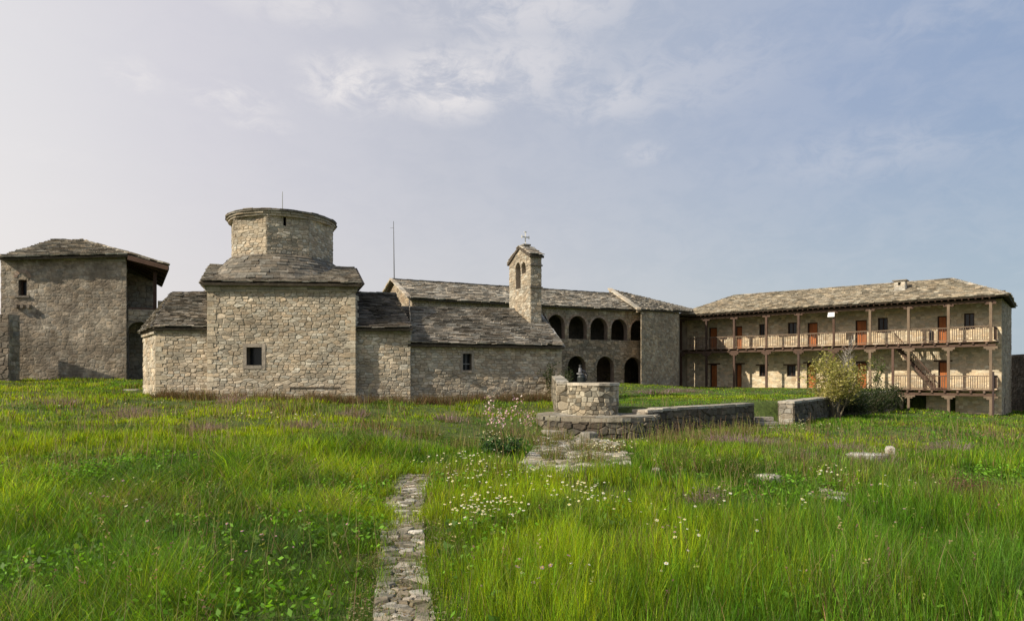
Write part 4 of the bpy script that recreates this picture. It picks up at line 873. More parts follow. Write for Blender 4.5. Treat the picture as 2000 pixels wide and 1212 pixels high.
def blades(n, ylo, yhi, seed, hmul=1.0, wpx=.0011, seg=2, wmin=.0045):
    rg = np.random.default_rng(seed)
    y = np.sqrt(rg.uniform(ylo ** 2, yhi ** 2, n)); x = rg.uniform(-1, 1, n) * (y * .86 + 1.2)
    nt_ = n // 26; sel = rg.random(n) < .72; tid = rg.integers(0, nt_, n)   # most blades stand in tufts leaning outwards
    ty_ = np.sqrt(rg.uniform(ylo ** 2, yhi ** 2, nt_)); tx_ = rg.uniform(-1, 1, nt_) * (ty_ * .86 + 1.2); sg_ = (.035 + .0035 * ty_) * rg.uniform(.6, 1.5, nt_)
    ox = rg.standard_normal(n) * sg_[tid]; oy = rg.standard_normal(n) * sg_[tid]; x = np.where(sel, tx_[tid] + ox, x); y = np.where(sel, ty_[tid] + oy, y)
    tb_ = np.where(sel, (rg.uniform(.4, 1.45, nt_))[tid], .9); th_ = np.where(sel, rg.uniform(.65, 1.45, nt_)[tid], .7); tc_ = np.where(sel, rg.normal(0, .1, nt_)[tid], 0)  # wide spread of tuft tones, shade between tufts painted in
    tox = np.where(sel, ox / sg_[tid], 0); toy = np.where(sel, oy / sg_[tid], 0)
    cl = fbm(x * 2.3, y * 2.3, 21); keep = rg.uniform(0, 1, n) < .12 + 1.35 * (cl - .12)
    pd = path_dist(x, y); keep &= (pd > -.02 - .16 * rg.random(n) ** 2) | (rg.random(n) < .03 + .25 * (fbm(x * 2.5, y * 2.5, 201) > .66))
    jx = (fbm(x * 1.7, y * 1.7, 181) - .5) * 1.3; jy = (fbm(x * 1.7, y * 1.7, 191) - .5) * 1.6; ip = inpoly(x + jx, y + jy, PVP) | inpoly(x + jx, y + jy, PVP2); keep &= (~ip) | (fbm(x * 1.3, y * 1.3, 71) > .68) 
    keep &= ~blocked(x, y); x, y, pd = x[keep], y[keep], pd[keep]; tb_, th_, tc_, tox, toy = tb_[keep], th_[keep], tc_[keep], tox[keep], toy[keep]; ip = ip[keep]; n = len(x); z = gz(x, y) - .01
    big = fbm(x * .22, y * .22, 31); med = fbm(x * .75, y * .75, 41); fine = fbm(x * 2.2, y * 2.2, 51)
    td = terr_dist(x, y)
    h = (.12 + .2 * sstep(med, .3, .75)) * (.7 + .6 * fine) * rg.uniform(.45, 1.3, n) * hmul
    right = sstep(x, -.9, .3) * (1 - sstep(y, 6.5, 11)); h *= 1 + .12 * right
    h *= np.where(td > 0, .6, 1) * np.where(ip, .5, 1) * (1 - .5 * sstep(y, 10, 17))
    edge = np.exp(-np.clip(pd, 0, 9) * 3); h *= 1 - .35 * edge * (x < 0) * (y < 9)
    tuss = np.zeros(n)
    for (tx, ty, tr) in TUSS:
        d2 = ((x - tx) ** 2 + (y - ty) ** 2) / tr ** 2; tuss = np.maximum(tuss, np.exp(-d2))
    h *= (1 + 1.1 * tuss) * th_
    h *= 1 - .6 * np.exp(-(np.hypot((x - pc_.x - 1.2) * .7, y - pc_.y + 2.2) / 1.9) ** 2)
    h *= 1 - .45 * np.exp(-seg_d(x, y, XY(1262, 19.5), XY(1472, 23.8)) / .9)
    # colours
    dark = np.array([.05, .135, .008]); mid = np.array([.125, .265, .02]); yel = np.array([.35, .45, .012]); tan = np.array([.34, .27, .13]); red = np.array([.2, .11, .06]); blu = np.array([.08, .15, .035])
    t = sstep(big + .35 * (med - .5) + .2 * sstep(-x, -1, 7) + .04 * sstep(y, 9, 16) + tc_ - .09 + rg.normal(0, .06, n), .34, .68)[:, None]; c = mid * (1 - t) + yel * t  # yellower leftwards, backlight put into the blade colour
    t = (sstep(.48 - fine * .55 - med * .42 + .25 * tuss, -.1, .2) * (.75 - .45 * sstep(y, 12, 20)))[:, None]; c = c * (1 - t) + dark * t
    t = (sstep(fbm(x * .5, y * .5, 61), .55, .75) * .6)[:, None]; c = c * (1 - t) + blu * 1.2 * t
    dry = sstep(fbm(x * .8, y * .8, 81) + .1 * sstep(y, 9, 20) - .03, .58, .75); dr = rg.random(n) < (.06 + .24 * dry)
    c = np.where(dr[:, None], tan * rg.uniform(.5, 1.05, n)[:, None], c)
    rd = rg.random(n) < .16 * sstep(fbm(x * .9, y * .9, 91) + .06 * sstep(y, 12, 22), .62, .78); c = np.where(rd[:, None], red * rg.uniform(.6, 1.2, n)[:, None], c)
    c = c * (rg.uniform(.45, 1.5, n) * tb_)[:, None] * (1 + .12 * rg.standard_normal((n, 3)) * [1, .5, 1])
    w = np.maximum(wmin, y * wpx) * rg.uniform(.6, 1.4, n)
    la = fbm(x * .9, y * .9, 101) * 12 + rg.normal(0, 1.9, n); lm = h * (rg.uniform(.03, .38, n) + .28 * sstep(-x, .6, 2) * (y < 12) + .4 * tuss)
    lx, ly = np.cos(la) * lm + tox * h * .13, np.sin(la) * lm + toy * h * .13; fa = rg.uniform(0, math.pi, n); wx, wy = np.cos(fa) * w / 2, np.sin(fa) * w / 2
    Vs = []
    ts = [0, .5] if seg == 2 else [0, .35, .72]
    for tt in ts:
        k = 1 - .25 * tt if tt else .8; q = tt ** 1.8; zz = z + h * (tt - .22 * (lm / h) * tt * tt)
        Vs.append(np.stack([x + lx * q - wx * k, y + ly * q - wy * k, zz], 1)); Vs.append(np.stack([x + lx * q + wx * k, y + ly * q + wy * k, zz], 1))
    Vs.append(np.stack([x + lx, y + ly, z + h * (1 - .3 * lm / h)], 1)); m = len(Vs)
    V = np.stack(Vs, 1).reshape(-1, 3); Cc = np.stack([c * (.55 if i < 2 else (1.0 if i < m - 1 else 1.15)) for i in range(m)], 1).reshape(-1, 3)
    b = np.arange(n) * m; qs = [np.stack([b + 2 * i, b + 2 * i + 1, b + 2 * i + 3, b + 2 * i + 2], 1) for i in range(len(ts) - 1)]; tr = np.stack([b + m - 3, b + m - 2, b + m - 1], 1)
    return V, np.concatenate(qs), tr, np.clip(Cc, 0, 1)
TUSS = [(G(330, 960).x, G(330, 960).y, 1.1), (G(480, 930).x, G(480, 930).y, .9), (G(600, 960).x, G(600, 960).y, .8), (G(680, 880).x, G(680, 880).y, 1.0), (G(620, 1060).x, G(620, 1060).y, .6), (G(700, 1120).x, G(700, 1120).y, .35), (G(760, 900).x, G(760, 900).y, .6), (G(1440, 930).x, G(1440, 930).y, .6), (G(1300, 900).x, G(1300, 900).y, .6)]
parts = [blades(420000, 3.5, 8.5, 1, seg=3, wpx=.00055, wmin=.003), blades(420000, 8.5, 17, 2, wpx=.0007), blades(300000, 17, 34, 3, wpx=.0010), blades(120000, 34, 64, 4, wpx=.0012)]
off = 0; VV = []; QQ = []; TT = []; CC = []
for V, q, t, c in parts: VV.append(V); QQ.append(q + off); TT.append(t + off); CC.append(c); off += len(V)
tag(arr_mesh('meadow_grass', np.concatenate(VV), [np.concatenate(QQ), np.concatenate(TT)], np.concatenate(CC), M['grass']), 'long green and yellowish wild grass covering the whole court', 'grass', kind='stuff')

def leaf_cards(pos, size, col, rg, droop=.3, var=.25):
    n = len(pos); th = rg.uniform(0, 2 * math.pi, n); tilt = rg.uniform(-.9, .9, n); s = size * rg.uniform(.6, 1.3, n)
    d = np.stack([np.cos(th) * np.cos(tilt), np.sin(th) * np.cos(tilt), np.sin(tilt) - droop], 1); d /= np.linalg.norm(d, axis=1)[:, None]
    r = np.cross(d, rg.normal(0, 1, (n, 3))); r /= np.linalg.norm(r, axis=1)[:, None] + 1e-6
    a = pos; m = pos + d * (s * .5)[:, None]; t = pos + d * s[:, None]; wd = r * (s * .27)[:, None]
    V = np.stack([a, m + wd, t, m - wd], 1).reshape(-1, 3); F4 = np.arange(4 * n).reshape(n, 4)
    c = np.asarray(col)[None] * rg.uniform(1 - var, 1 + var, n)[:, None] * np.ones((n, 3)) if np.ndim(col) == 1 else col * rg.uniform(1 - var, 1 + var, n)[:, None]
    return V, F4, np.repeat(c, 4, 0)
# low broad-leaved weeds
rg = np.random.default_rng(5); n = 60000; y = np.sqrt(rg.uniform(3.6 ** 2, 12 ** 2, n)); x = rg.uniform(-1, 1, n) * (y * .86 + 1)
k = (fbm(x * .9, y * .9, 131) + .1 * (x < -1.2) * (y < 7.5) + rg.uniform(-.12, .12, n) > .6) & (path_dist(x, y) > .02) & ~blocked(x, y) & ~inpoly(x, y, PVP); x, y = x[k], y[k]
pos = np.stack([x, y, gz(x, y) + rg.uniform(.02, .2, len(x))], 1); V, F4, c = leaf_cards(pos, .055, np.array([.13, .28, .02]), rg, 0, .7)
tag(arr_mesh('clover', V, [F4], c, M['leaf']), 'low broad leaved green weeds growing among the grass', 'weeds', kind='stuff')

def weeds(name, label, spots, n_per, hgt, cols, rad, seed, leaf=.03, upright=.2):
    rg = np.random.default_rng(seed); VV = []; TT = []; CC = []; off = 0
    for (cx, cy, cr) in spots:
        n = n_per; a = rg.uniform(0, 2 * math.pi, n); r = cr * np.sqrt(rg.random(n)); x = cx + r * np.cos(a); y = cy + r * np.sin(a); z = gz(x, y)
        h = hgt * rg.uniform(.4, 1.15, n) * (1 - .4 * (r / cr) ** 2); lx = rg.normal(0, upright, n) * h + (x - cx) * .3; ly = rg.normal(0, upright, n) * h + (y - cy) * .3; w = np.maximum(.006, cy * .0009)
        fa = rg.uniform(0, math.pi, n); wx, wy = np.cos(fa) * w / 2, np.sin(fa) * w / 2
        V = np.stack([np.stack([x - wx, y - wy, z], 1), np.stack([x + wx, y + wy, z], 1), np.stack([x + lx, y + ly, z + h], 1)], 1).reshape(-1, 3)
        c = np.array(cols)[rg.integers(0, len(cols), n)] * rg.uniform(.6, 1.3, n)[:, None]
        VV.append(V); TT.append(np.arange(3 * n).reshape(n, 3) + off); CC.append(np.repeat(c, 3, 0)); off += 3 * n
        # small leaves and seed heads along the stems
        m = n; i = rg.integers(0, n, m); t = rg.uniform(.35, 1, m); p = np.stack([x[i] + lx[i] * t, y[i] + ly[i] * t, z[i] + h[i] * t], 1)
        V, F4, cc = leaf_cards(p, leaf * max(1, cy * .045), c[i], rg, 0, .3); tri = np.concatenate([F4[:, :3], F4[:, [0, 2, 3]]])
        VV.append(V); TT.append(tri + off); CC.append(cc); off += len(V)
    return tag(arr_mesh(name, np.concatenate(VV), [np.concatenate(TT)], np.clip(np.concatenate(CC), 0, 1), M['leaf']), label, 'weeds', kind='stuff')
spots = []
for i in range(70):
    px = U(310, 1090); Yb = np.interp(px, [310, 690, 800, 1096], [24.0, 23.75, 24.2, 26.2]) - U(.1, .7); spots.append(((px - 1000) / F * Yb, Yb, U(.25, .6)))
weeds('dry_weeds', 'reddish brown dry weeds along the foot of the church walls', spots, 110, .42, [(.16, .08, .05), (.2, .13, .07), (.11, .07, .04), (.09, .11, .03), (.26, .2, .12)], .4, 3)
spots = [(*G(px, py)[:2], r) for px, py, r in ((1325, 868, .5), (1345, 862, .4), (1440, 850, .5), (1400, 855, .45), (1290, 870, .4), (1460, 845, .4), (830, 850, .5), (740, 835, .6), (900, 880, .4), (1060, 870, .35), (1150, 905, .3), (1140, 880, .35), (1080, 900, .25), (1190, 885, .3), (1100, 862, .25), (1290, 905, .5), (1340, 925, .4), (1430, 930, .4), (1000, 850, .7), (560, 800, .6), (1580, 930, .4))]
weeds('tall_weeds', 'brownish tall weeds scattered in front of the walls and platform', spots, 180, .48, [(.2, .12, .06), (.3, .23, .12), (.12, .17, .03), (.17, .23, .03)], .4, 4)
spots = [(*G(px, py)[:2], r) for px, py, r in ((240, 808, .8), (270, 815, .6), (590, 835, .4), (690, 812, .5), (1410, 862, .5), (1450, 866, .6), (1640, 880, .6), (1280, 768, 1.2), (1330, 765, 1.0), (450, 785, .5), (1700, 905, .6), (120, 790, .5), (1500, 872, .5), (1850, 880, .5), (1560, 900, .4), (760, 860, .4), (880, 820, .5), (1380, 985, .22), (1780, 1000, .3), (400, 840, .5))]
weeds('purple_flowers', 'patches of low mauve wild flowers in the grass', spots, 260, .3, [(.3, .17, .24), (.25, .2, .16), (.14, .15, .05), (.38, .25, .3)], .4, 6, leaf=.025)
spots = [(*G(px, py)[:2], r) for px, py, r in ((1905, 990, .45), (1940, 1000, .5), (1880, 985, .3))]
weeds('red_weeds', 'dark red stalks in a patch near the right edge', spots, 260, .5, [(.17, .07, .06), (.22, .12, .09), (.1, .09, .03)], .4, 8)

# seed stalks
rg = np.random.default_rng(55); n = 5200; y = np.sqrt(rg.uniform(4 ** 2, 22 ** 2, n)); x = rg.uniform(-1, 1, n) * (y * .86 + 1); k = (fbm(x * .7, y * .7, 171) + rg.uniform(-.2, .2, n) > .52) & (path_dist(x, y) > .05) & ~blocked(x, y) & ~inpoly(x, y, PVP); x, y = x[k], y[k]; n = len(x); z = gz(x, y)
h = rg.uniform(.3, .62, n); lx = rg.normal(0, .09, n); ly = rg.normal(0, .09, n); w = np.maximum(.0025, y * .0005)
V = np.stack([np.stack([x - w, y, z], 1), np.stack([x + w, y, z], 1), np.stack([x + lx, y + ly, z + h], 1)], 1).reshape(-1, 3); c = np.array([(.4, .33, .16), (.3, .34, .08), (.33, .2, .14)])[rg.integers(0, 3, n)] * rg.uniform(.6, 1.2, n)[:, None]
t = rg.uniform(.82, 1.04, (n, 7)); p = np.stack([x[:, None] + lx[:, None] * t, y[:, None] + ly[:, None] * t, z[:, None] + h[:, None] * t], 2).reshape(-1, 3); p += rg.normal(0, .006, p.shape)
V2, F2, c2_ = leaf_cards(p, .022, np.repeat(c, 7, 0), rg, -.5, .2)
tag(arr_mesh('seed_stalks', np.concatenate([V, V2]), [F2 + len(V), np.arange(3 * n).reshape(n, 3)], np.clip(np.concatenate([np.repeat(c, 3, 0), c2_]), 0, 1), M['leaf']), 'thin dry seed stalks standing above the grass', 'grass stalks', kind='stuff')
# loose rubble on the paving
mb = MB()
for i in range(170):
    g = G(1130 + random.gauss(0, 58), min(925, max(846, 885 + random.gauss(0, 22)))); r_ = U(.03, .1); n_ = 6; hh = r_ * U(.4, .9); c_ = vary(random.choice(PP[:4]), .25); vs = []
    for q, f in ((-.03, 1), (hh * .7, U(.85, 1)), (hh, .55)):
        for k_ in range(n_): a_ = 2 * math.pi * k_ / n_ + U(-.2, .2); vs.append((g.x + math.cos(a_) * r_ * f * U(.8, 1.2), g.y + math.sin(a_) * r_ * f * U(.8, 1.2), g.z + q))
    fs = [(a_ + k_, a_ + (k_ + 1) % n_, a_ + n_ + (k_ + 1) % n_, a_ + n_ + k_) for a_ in (0, n_) for k_ in range(n_)] + [tuple(range(2 * n_, 3 * n_))]
    mb.add(vs, fs, c_)
tag(mb.build('rubble', M['flag']), 'small loose rubble strewn over the paving before the well', 'rubble', kind='stuff')
# broad dock leaves in rosettes
rg = np.random.default_rng(88); PL_ = []
for i in range(230):
    y = math.sqrt(rg.uniform(4.2 ** 2, 13 ** 2)); x = rg.uniform(-1, 1) * (y * .82)
    if path_dist(np.array([x]), np.array([y]))[0] < .1 or inpoly(np.array([x]), np.array([y]), PVP)[0] or fbm(np.array(x * .5), np.array(y * .5), 211) < .42: continue
    for k in range(11): PL_.append((x + rg.normal(0, .04), y + rg.normal(0, .04), float(gz(x, y)) + rg.uniform(.03, .13)))
pos = np.array(PL_); V, F4, c = leaf_cards(pos, .075, np.array([(.09, .19, .03), (.12, .22, .03), (.15, .24, .04), (.1, .17, .04)])[rg.integers(0, 4, len(pos))], rg, -.5, .35)
tag(arr_mesh('dock_leaves', V, [F4], c, M['leaf']), 'broad leaved docks scattered through the near grass', 'weeds', kind='stuff')
rg = np.random.default_rng(77); n = 9000; y = rg.uniform(3.8, 11.6, n); x = np.interp(y, [p[0] for p in PL], [(p[1] + p[2]) / 2 for p in PL]) + rg.uniform(-.42, .42, n)
pos = np.stack([x, y, gz(x, y) + .03], 1); g_ = [G(1010 + 225 * rg.random(), 852 + 70 * rg.random()) for _ in range(1800)]; pos = np.concatenate([pos, np.array([(p.x, p.y, p.z + .035) for p in g_])])
V, F4, c = leaf_cards(pos, .035, np.array([(.3, .23, .12), (.2, .14, .07), (.12, .12, .03), (.4, .34, .22)])[rg.integers(0, 4, len(pos))], rg, .1, .4); V = V.reshape(-1, 4, 3); V[:, :, 2] = pos[:, None, 2] + (V[:, :, 2] - pos[:, None, 2]) * .3
tag(arr_mesh('leaf_litter', V.reshape(-1, 3), [F4], c, M['leaf']), 'dry leaf litter and straw on the stone paving', 'leaf litter', kind='stuff')

# daisies
rg = np.random.default_rng(9); fp = []
for (px, py, sx, sy, n) in ((930, 1035, 45, 22, 60), (980, 1040, 50, 12, 36), (1120, 1000, 70, 12, 40), (900, 930, 70, 8, 60), (960, 965, 80, 14, 50), (1150, 1010, 60, 10, 26), (1573, 1042, 10, 8, 7), (1400, 1020, 18, 10, 8), (1620, 962, 40, 6, 26), (1190, 900, 60, 10, 60), (1560, 838, 22, 5, 16), (1600, 850, 60, 8, 14), (1340, 1080, 180, 50, 20), (1200, 1180, 220, 20, 8), (970, 870, 60, 20, 60), (500, 830, 90, 6, 24), (300, 800, 200, 8, 25), (250, 1010, 60, 30, 10), (1750, 990, 60, 20, 10)):
    for _ in range(n):
        g = G(px + rg.normal(0, sx * .6), max(770, py + rg.normal(0, sy * .6))); fp.append((g.x, g.y, g.z))
def mauve(p): return p in MV
mb = MB(); mc = MB(); MV = set()
for (px, py, sx, sy, n) in ((1035, 1195, 60, 8, 9), (220, 1015, 60, 25, 12), (1310, 1105, 20, 12, 6), (1700, 1060, 200, 60, 8), (500, 1100, 200, 60, 10)):
    for _ in range(n):
        g = G(px + rg.normal(0, sx * .6), min(1205, py + rg.normal(0, sy * .6))); fp.append((g.x, g.y, g.z)); MV.add((g.x, g.y))
for (x, y, z) in fp:
    if path_dist(np.array([x]), np.array([y]))[0] < 0: continue
    h = U(.2, .42) if y < 14 else U(.15, .35); s = U(.009, .019) * (1 + y * .02); lx, ly = U(-.05, .05), U(-.05, .05); c = Vector((x + lx, y + ly, z + h))
    mb.add([(x - .002, y, z), (x + .002, y, z), c], [(0, 1, 2)], (.1, .16, .03))
    tx, ty = U(-.35, .35), U(-.7, .1); nrm = Vector((tx, ty, 1)).normalized(); a = nrm.orthogonal().normalized(); b = nrm.cross(a); k = 10
    pc = U(.55, .85); colp = random.choice(((pc, pc, pc * .93), (pc, pc * .97, pc * .7), (pc, pc * .95, pc * .6))) if not mauve((x, y)) else (.36, .2, .3)
    mb.add([c + a * math.cos(t * 2 * math.pi / k) * s * (1 if t % 2 else .72) + b * math.sin(t * 2 * math.pi / k) * s * (1 if t % 2 else .72) for t in range(k)], [tuple(range(k))], colp)
    mb.add([c + nrm * .004 + (a * math.cos(t * math.pi / 3) + b * math.sin(t * math.pi / 3)) * s * .33 for t in range(6)], [tuple(range(6))], (.7, .5, .05))
tag(mb.build('daisies', M['petal']), 'white and cream daisies sprinkled through the grass', 'flowers', kind='stuff')

def shrub(name, label, cat, base, h, r, nstem, nleaf, leafc, size, barkc=(.2, .17, .12), seed=1, group=None, lean=0, shape=1.0, top=None, lowz=.25, spread=.5):
    random.seed(seed); rg = np.random.default_rng(seed); root = thing(name, label, cat, base, group); tb = MB(); tips = []
    for i in range(nstem):
        a = 2 * math.pi * i / nstem + U(-.4, .4); p = Vector(base) + Vector((math.cos(a), math.sin(a), 0)) * .08 - Vector((0, 0, .1)); d = Vector((math.cos(a) * U(.1, spread) + lean, math.sin(a) * U(.1, spread), 1)).normalized(); pts = [p.copy()]; L_ = h * U(.6, .95) / 6
        for k in range(6):
            d = (d + Vector((U(-.2, .2), U(-.2, .2), .05))).normalized(); p = p + d * L_; pts.append(p.copy())
            if k > 0:
                for _ in range(3):
                    e = (d + Vector((U(-1, 1), U(-1, 1), U(-.2, .6)))).normalized(); q = [p.copy()]; pp = p.copy()
                    for m in range(3): e = (e + Vector((U(-.3, .3), U(-.3, .3), U(-.1, .25)))).normalized(); pp = pp + e * r * U(.12, .3); q.append(pp.copy()); tips.append((pp.copy(), r * .16))
                    tb.tube(q, [.012 * h / 2, .009 * h / 2, .006 * h / 2, .003], 4, vary(barkc))
        tb.tube(pts, [max(.004, .028 * h / 2 * (1 - k / 7)) for k in range(7)], 6, vary(barkc)); tips.append((p, r * .15))
    tb.build('trunk', M['bark'], root)
    cen = np.array([t[0][:] for t in tips]); keep = cen[:, 2] > base[2] + h * lowz; cen = cen[keep]; dens = rg.random(len(cen)) ** 1.2 + .12; dens /= dens.sum()
    i = rg.choice(len(cen), nleaf, p=dens); pos = cen[i] + rg.normal(0, r * .1, (nleaf, 3))
    cl = np.array(leafc)[rg.integers(0, len(leafc), nleaf)]; V, F4, c = leaf_cards(pos, size, cl, rg, .15, .35)
    o = arr_mesh('crown', V, [F4], np.clip(c, 0, 1), M['leaf']); o.parent = root; o.location = -Vector(base); return root
g = G(1632, 812); g.y = 29.5; g.x = (1632 - 1000) / F * 29.5; g.z = float(gz(g.x, g.y))
shrub('oleander_shrub', 'loose pale yellow green shrub in front of the long dark wall', 'shrub', g, 2.75, 1.2, 10, 6500, [(.38, .34, .1), (.28, .28, .07), (.46, .4, .17), (.2, .2, .05)], .11, seed=12, lowz=.34, spread=.5)
for i, (px, Y, h, r, lab) in enumerate(((1665, 32, 1.1, 1.2, 'dark green low bush against the long wall, nearest the pale shrub'), (1700, 35.5, 1.2, 1.4, 'dark green bush in the middle of the row against the long wall'), (1732, 40, 1.35, 1.3, 'dark green bush at the foot of the gallery deck'))):
    x = (px - 1000) / F * Y; shrub('dark_bush', lab, 'bush', Vector((x, Y, float(gz(x, Y)))), h, r, 9, 3600, [(.03, .05, .015), (.05, .07, .02), (.025, .035, .012)], .1, seed=20 + i, lowz=0, spread=1.2, group='bushes along the long wall')
def shr(px, Y, h, r, n, leaf, size, name, label, cat, **k):
    x = (px - 1000) / F * Y; return shrub(name, label, cat, Vector((x, Y, float(gz(x, Y)))), h, r, k.pop('stems', 4), n, leaf, size, **k)
shr(1712, 45, 2.6, .6, 420, [(.08, .12, .03), (.12, .16, .04)], .13, 'sapling', 'thin green sapling in front of the gallery left of the stair', 'sapling', seed=31, stems=3, spread=.15)
shr(1657, 40, 3.3, 1.0, 60, [(.15, .15, .06)], .06, 'bare_sapling', 'almost bare grey branched sapling behind the pale shrub', 'sapling', seed=32, barkc=(.3, .27, .24), spread=.4)
shr(1092, 25.9, 1.3, .6, 1400, [(.03, .05, .015), (.05, .06, .02)], .08, 'dark_shrub', 'dark shrub tucked against the right corner of the church', 'shrub', seed=33, stems=6, lowz=0)
g = G(978, 893); shrub('leafy_plant', 'dark green leafy clump below the pink flowers', 'plant', g, .42, .4, 10, 1300, [(.03, .075, .02), (.05, .11, .025)], .085, seed=34, lowz=0, spread=1.0)
shr(1190, 52.8, .8, .8, 0 + 300, [(.12, .09, .03)], .1, 'dry_bush', 'low brown bush at the foot of the arcaded wing', 'bush', seed=35, lowz=0)
# tall flowering stems
def flower(px, py, h, seed, label, name='flowering_plant', dens=15):
    random.seed(seed); g = G(px, py); root = thing(name, label, 'flower', g, None); tb = MB(); fb_ = MB()
    for i in range(4):
        a = U(0, 6.28); r_ = U(0, .18); b = Vector((g.x + r_ * math.cos(a), g.y + r_ * math.sin(a), g.z)); hh = h * U(.65, 1); top = b + Vector((U(-.15, .15), U(-.1, .1), hh)); mid = b.lerp(top, .5) + Vector((U(-.04, .04), 0, 0))
        tb.tube([b, mid, top], [.006, .005, .003], 4, (.16, .15, .07))
        for k in range(dens):
            t = U(.55, 1.02) ** .7; p = b.lerp(top, t) + Vector((random.gauss(0, .05), random.gauss(0, .05), random.gauss(0, .03))); s = U(.012, .022)
            a1 = Vector((U(-1, 1), U(-1, 1), U(-1, 1))).normalized() * s; b1 = a1.orthogonal().normalized() * s
            fb_.add([p - a1 - b1, p + a1 - b1, p + a1 + b1, p - a1 + b1], [(0, 1, 2, 3)], random.choice(((.66, .44, .45), (.72, .6, .55), (.55, .33, .37), (.5, .3, .36), (.3, .28, .12))))
    tb.build('stem', M['leaf'], root); fb_.build('blossom', M['petal'], root)
flower(955, 888, 1.3, 41, 'tall pale pink flowering stalks, leftmost of the clump before the church')
flower(981, 893, 1.2, 42, 'pale pink flowering stalks in the middle of the clump before the church')
flower(1008, 889, 1.42, 43, 'tallest pink flowering stalks, nearest the well')
flower(1035, 870, .9, 44, 'short cream flowering stalks beside the well platform')

# ------------------------------------------------------------------ camera, sun, sky
cam = bpy.data.cameras.new('camera'); co = bpy.data.objects.new('camera', cam); COL.objects.link(co); co.location = (0, 0, EYE); co.rotation_euler = (math.pi / 2, 0, 0)
cam.sensor_width = 36; cam.lens = 36 * F / 2000; cam.shift_y = (HY - 606) / 2000; cam.clip_end = 9000; cam.clip_start = .05; scene.camera = co
S = Vector((-.88, -.475, 0)).normalized(); EL = math.radians(37); sv = Vector((S.x * math.cos(EL), S.y * math.cos(EL), math.sin(EL)))
sun = bpy.data.lights.new('sun', 'SUN'); sun.energy = 5.6; sun.angle = math.radians(.7); sun.color = (1, .9, .74); so = bpy.data.objects.new('sun', sun); COL.objects.link(so)
so.rotation_euler = sv.to_track_quat('Z', 'Y').to_euler(); so.location = (-30, -10, 30)
w = bpy.data.worlds.new('World'); scene.world = w; w.use_nodes = True; nt = w.node_tree; L = nt.links.new; bg = nt.nodes['Background']
sky = N(nt, 'ShaderNodeTexSky'); sky.sky_type = 'NISHITA'; sky.sun_disc = False; sky.sun_elevation = EL; sky.sun_rotation = math.atan2(S.x, S.y); sky.dust_density = 3; sky.air_density = 1.2
tc = N(nt, 'ShaderNodeTexCoord'); nv = N(nt, 'ShaderNodeVectorMath', operation='NORMALIZE'); L(tc.outputs['Generated'], nv.inputs[0]); sx = N(nt, 'ShaderNodeSeparateXYZ'); L(nv.outputs[0], sx.inputs[0])
def rampn(src, stops, lo, hi):
    mr = N(nt, 'ShaderNodeMapRange'); mr.inputs['From Min'].default_value = lo; mr.inputs['From Max'].default_value = hi; L(src, mr.inputs['Value'])
    r = N(nt, 'ShaderNodeValToRGB'); L(mr.outputs['Result'], r.inputs[0]); el = r.color_ramp.elements
    el[0].position = 0; el[0].color = (*stops[0][1], 1); el[1].position = 1; el[1].color = (*stops[-1][1], 1)
    for p, c in stops[1:-1]: e = el.new((p - lo) / (hi - lo)); e.color = (*c, 1)
    return r.outputs[0]
# haze: pale and warm towards the sun, blue away from it (values are sky radiance x10, scaled by the 0.1 background strength)
hz = rampn(sx.outputs['X'], [(-.7, (.74, .72, .71)), (-.4, (.58, .565, .61)), (-.1, (.45, .465, .53)), (.15, (.38, .42, .51)), (.4, (.29, .355, .49)), (.7, (.22, .305, .46))], -.7, .7)
lo = rampn(sx.outputs['X'], [(-.7, (.78, .73, .70)), (-.3, (.60, .58, .585)), (.05, (.53, .535, .55)), (.35, (.43, .48, .51)), (.7, (.34, .43, .50))], -.7, .7)
hm = N(nt, 'ShaderNodeMapRange'); hm.inputs['From Min'].default_value = .0; hm.inputs['From Max'].default_value = .38; hm.inputs['To Min'].default_value = 1; hm.inputs['To Max'].default_value = 0; hm.interpolation_type = 'SMOOTHSTEP'; L(sx.outputs['Z'], hm.inputs['Value'])
m1 = N(nt, 'ShaderNodeMix', data_type='RGBA'); L(hm.outputs['Result'], m1.inputs['Factor']); L(hz, m1.inputs['A']); L(lo, m1.inputs['B'])
# clouds
def noise(sc, vec, det=7, rough=.6, dist=.4):
    n = N(nt, 'ShaderNodeTexNoise'); n.inputs['Scale'].default_value = sc; n.inputs['Detail'].default_value = det; n.inputs['Roughness'].default_value = rough; n.inputs['Distortion'].default_value = dist; L(vec, n.inputs['Vector']); return n.outputs['Fac']
mpn = N(nt, 'ShaderNodeMapping'); mpn.inputs['Scale'].default_value = (1, 1, 1.9); mpn.inputs['Rotation'].default_value = (0, math.radians(-12), 0); L(nv.outputs[0], mpn.inputs['Vector'])
nz = noise(9.5, mpn.outputs[0]); nf = noise(22, mpn.outputs[0], 9, .68, .8)
tot = None
def madd(a, b, op='ADD'):
    n = N(nt, 'ShaderNodeMath', operation=op); 
    for i, q in enumerate((a, b)):
        if isinstance(q, (int, float)): n.inputs[i].default_value = q
        else: L(q, n.inputs[i])
    return n.outputs[0]
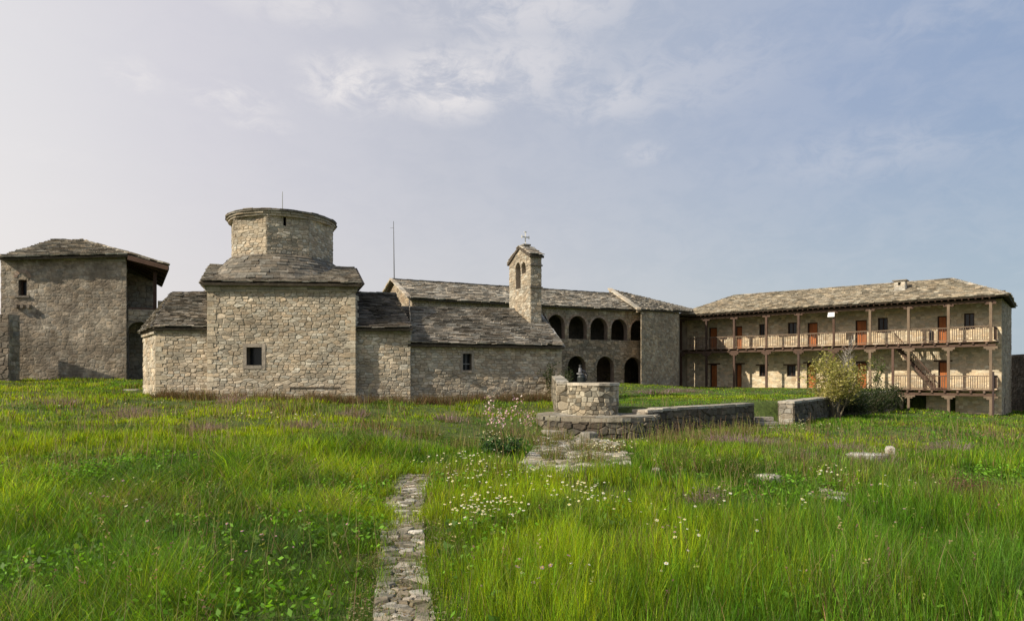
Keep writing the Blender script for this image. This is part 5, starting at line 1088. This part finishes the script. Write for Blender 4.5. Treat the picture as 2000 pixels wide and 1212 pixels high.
for (px, py, a, b, s) in ((690, 165, 105, 60, 1.0), (870, 165, 130, 75, .95), (1010, 130, 170, 90, .5), (560, 0, 150, 45, .5), (1010, 10, 260, 75, .5), (1300, 150, 260, 110, .22), (1180, 190, 160, 60, .4), (455, 192, 85, 30, .8), (262, 145, 40, 34, .65), (510, 243, 60, 20, .5), (1260, 300, 60, 30, .3), (1700, 300, 220, 70, .2), (1850, 30, 200, 60, .15), (70, 300, 80, 25, .3), (75, 388, 40, 18, .4)):
    c = Vector(((px - 1000) / F, 1, (HY - py) / F)).normalized(); sb = N(nt, 'ShaderNodeVectorMath', operation='SUBTRACT'); L(nv.outputs[0], sb.inputs[0]); sb.inputs[1].default_value = c
    sm = N(nt, 'ShaderNodeVectorMath', operation='MULTIPLY'); L(sb.outputs[0], sm.inputs[0]); sm.inputs[1].default_value = (F / a * .95, 1.5, F / b * 1.15); ln = N(nt, 'ShaderNodeVectorMath', operation='LENGTH'); L(sm.outputs[0], ln.inputs[0])
    mr = N(nt, 'ShaderNodeMapRange'); mr.interpolation_type = 'SMOOTHSTEP'; mr.inputs['From Min'].default_value = .1; mr.inputs['From Max'].default_value = 1.35; mr.inputs['To Min'].default_value = min(1.3, s * 1.35); mr.inputs['To Max'].default_value = 0; L(ln.outputs['Value'], mr.inputs['Value'])
    tot = mr.outputs['Result'] if tot is None else madd(tot, mr.outputs['Result'], 'MAXIMUM')
cn = madd(madd(nz, .55, 'MULTIPLY'), madd(nf, .45, 'MULTIPLY'))
cm = N(nt, 'ShaderNodeMapRange'); cm.interpolation_type = 'SMOOTHSTEP'; cm.inputs['From Min'].default_value = .38; cm.inputs['From Max'].default_value = .6; L(cn, cm.inputs['Value'])
cf = madd(cm.outputs['Result'], tot, 'MULTIPLY'); thin = madd(madd(cm.outputs['Result'], .1, 'MULTIPLY'), cf, 'MAXIMUM'); cf2 = madd(thin, .85, 'MULTIPLY')
m2 = N(nt, 'ShaderNodeMix', data_type='RGBA'); L(cf2, m2.inputs['Factor']); L(m1.outputs['Result'], m2.inputs['A']); m2.inputs['B'].default_value = (.72, .69, .69, 1)
# physical sky, seen through the haze
sc_ = N(nt, 'ShaderNodeVectorMath', operation='SCALE'); L(m2.outputs['Result'], sc_.inputs[0]); sc_.inputs['Scale'].default_value = 12.2
m3 = N(nt, 'ShaderNodeMix', data_type='RGBA'); m3.inputs['Factor'].default_value = .9; L(sky.outputs[0], m3.inputs['A']); L(sc_.outputs[0], m3.inputs['B'])
L(m3.outputs['Result'], bg.inputs['Color']); bg.inputs['Strength'].default_value = .1
scene.view_settings.view_transform = 'Standard'; scene.view_settings.look = 'None'; scene.view_settings.exposure = 0
scene.render.engine = 'CYCLES'; scene.cycles.max_bounces = 6; scene.cycles.transparent_max_bounces = 4
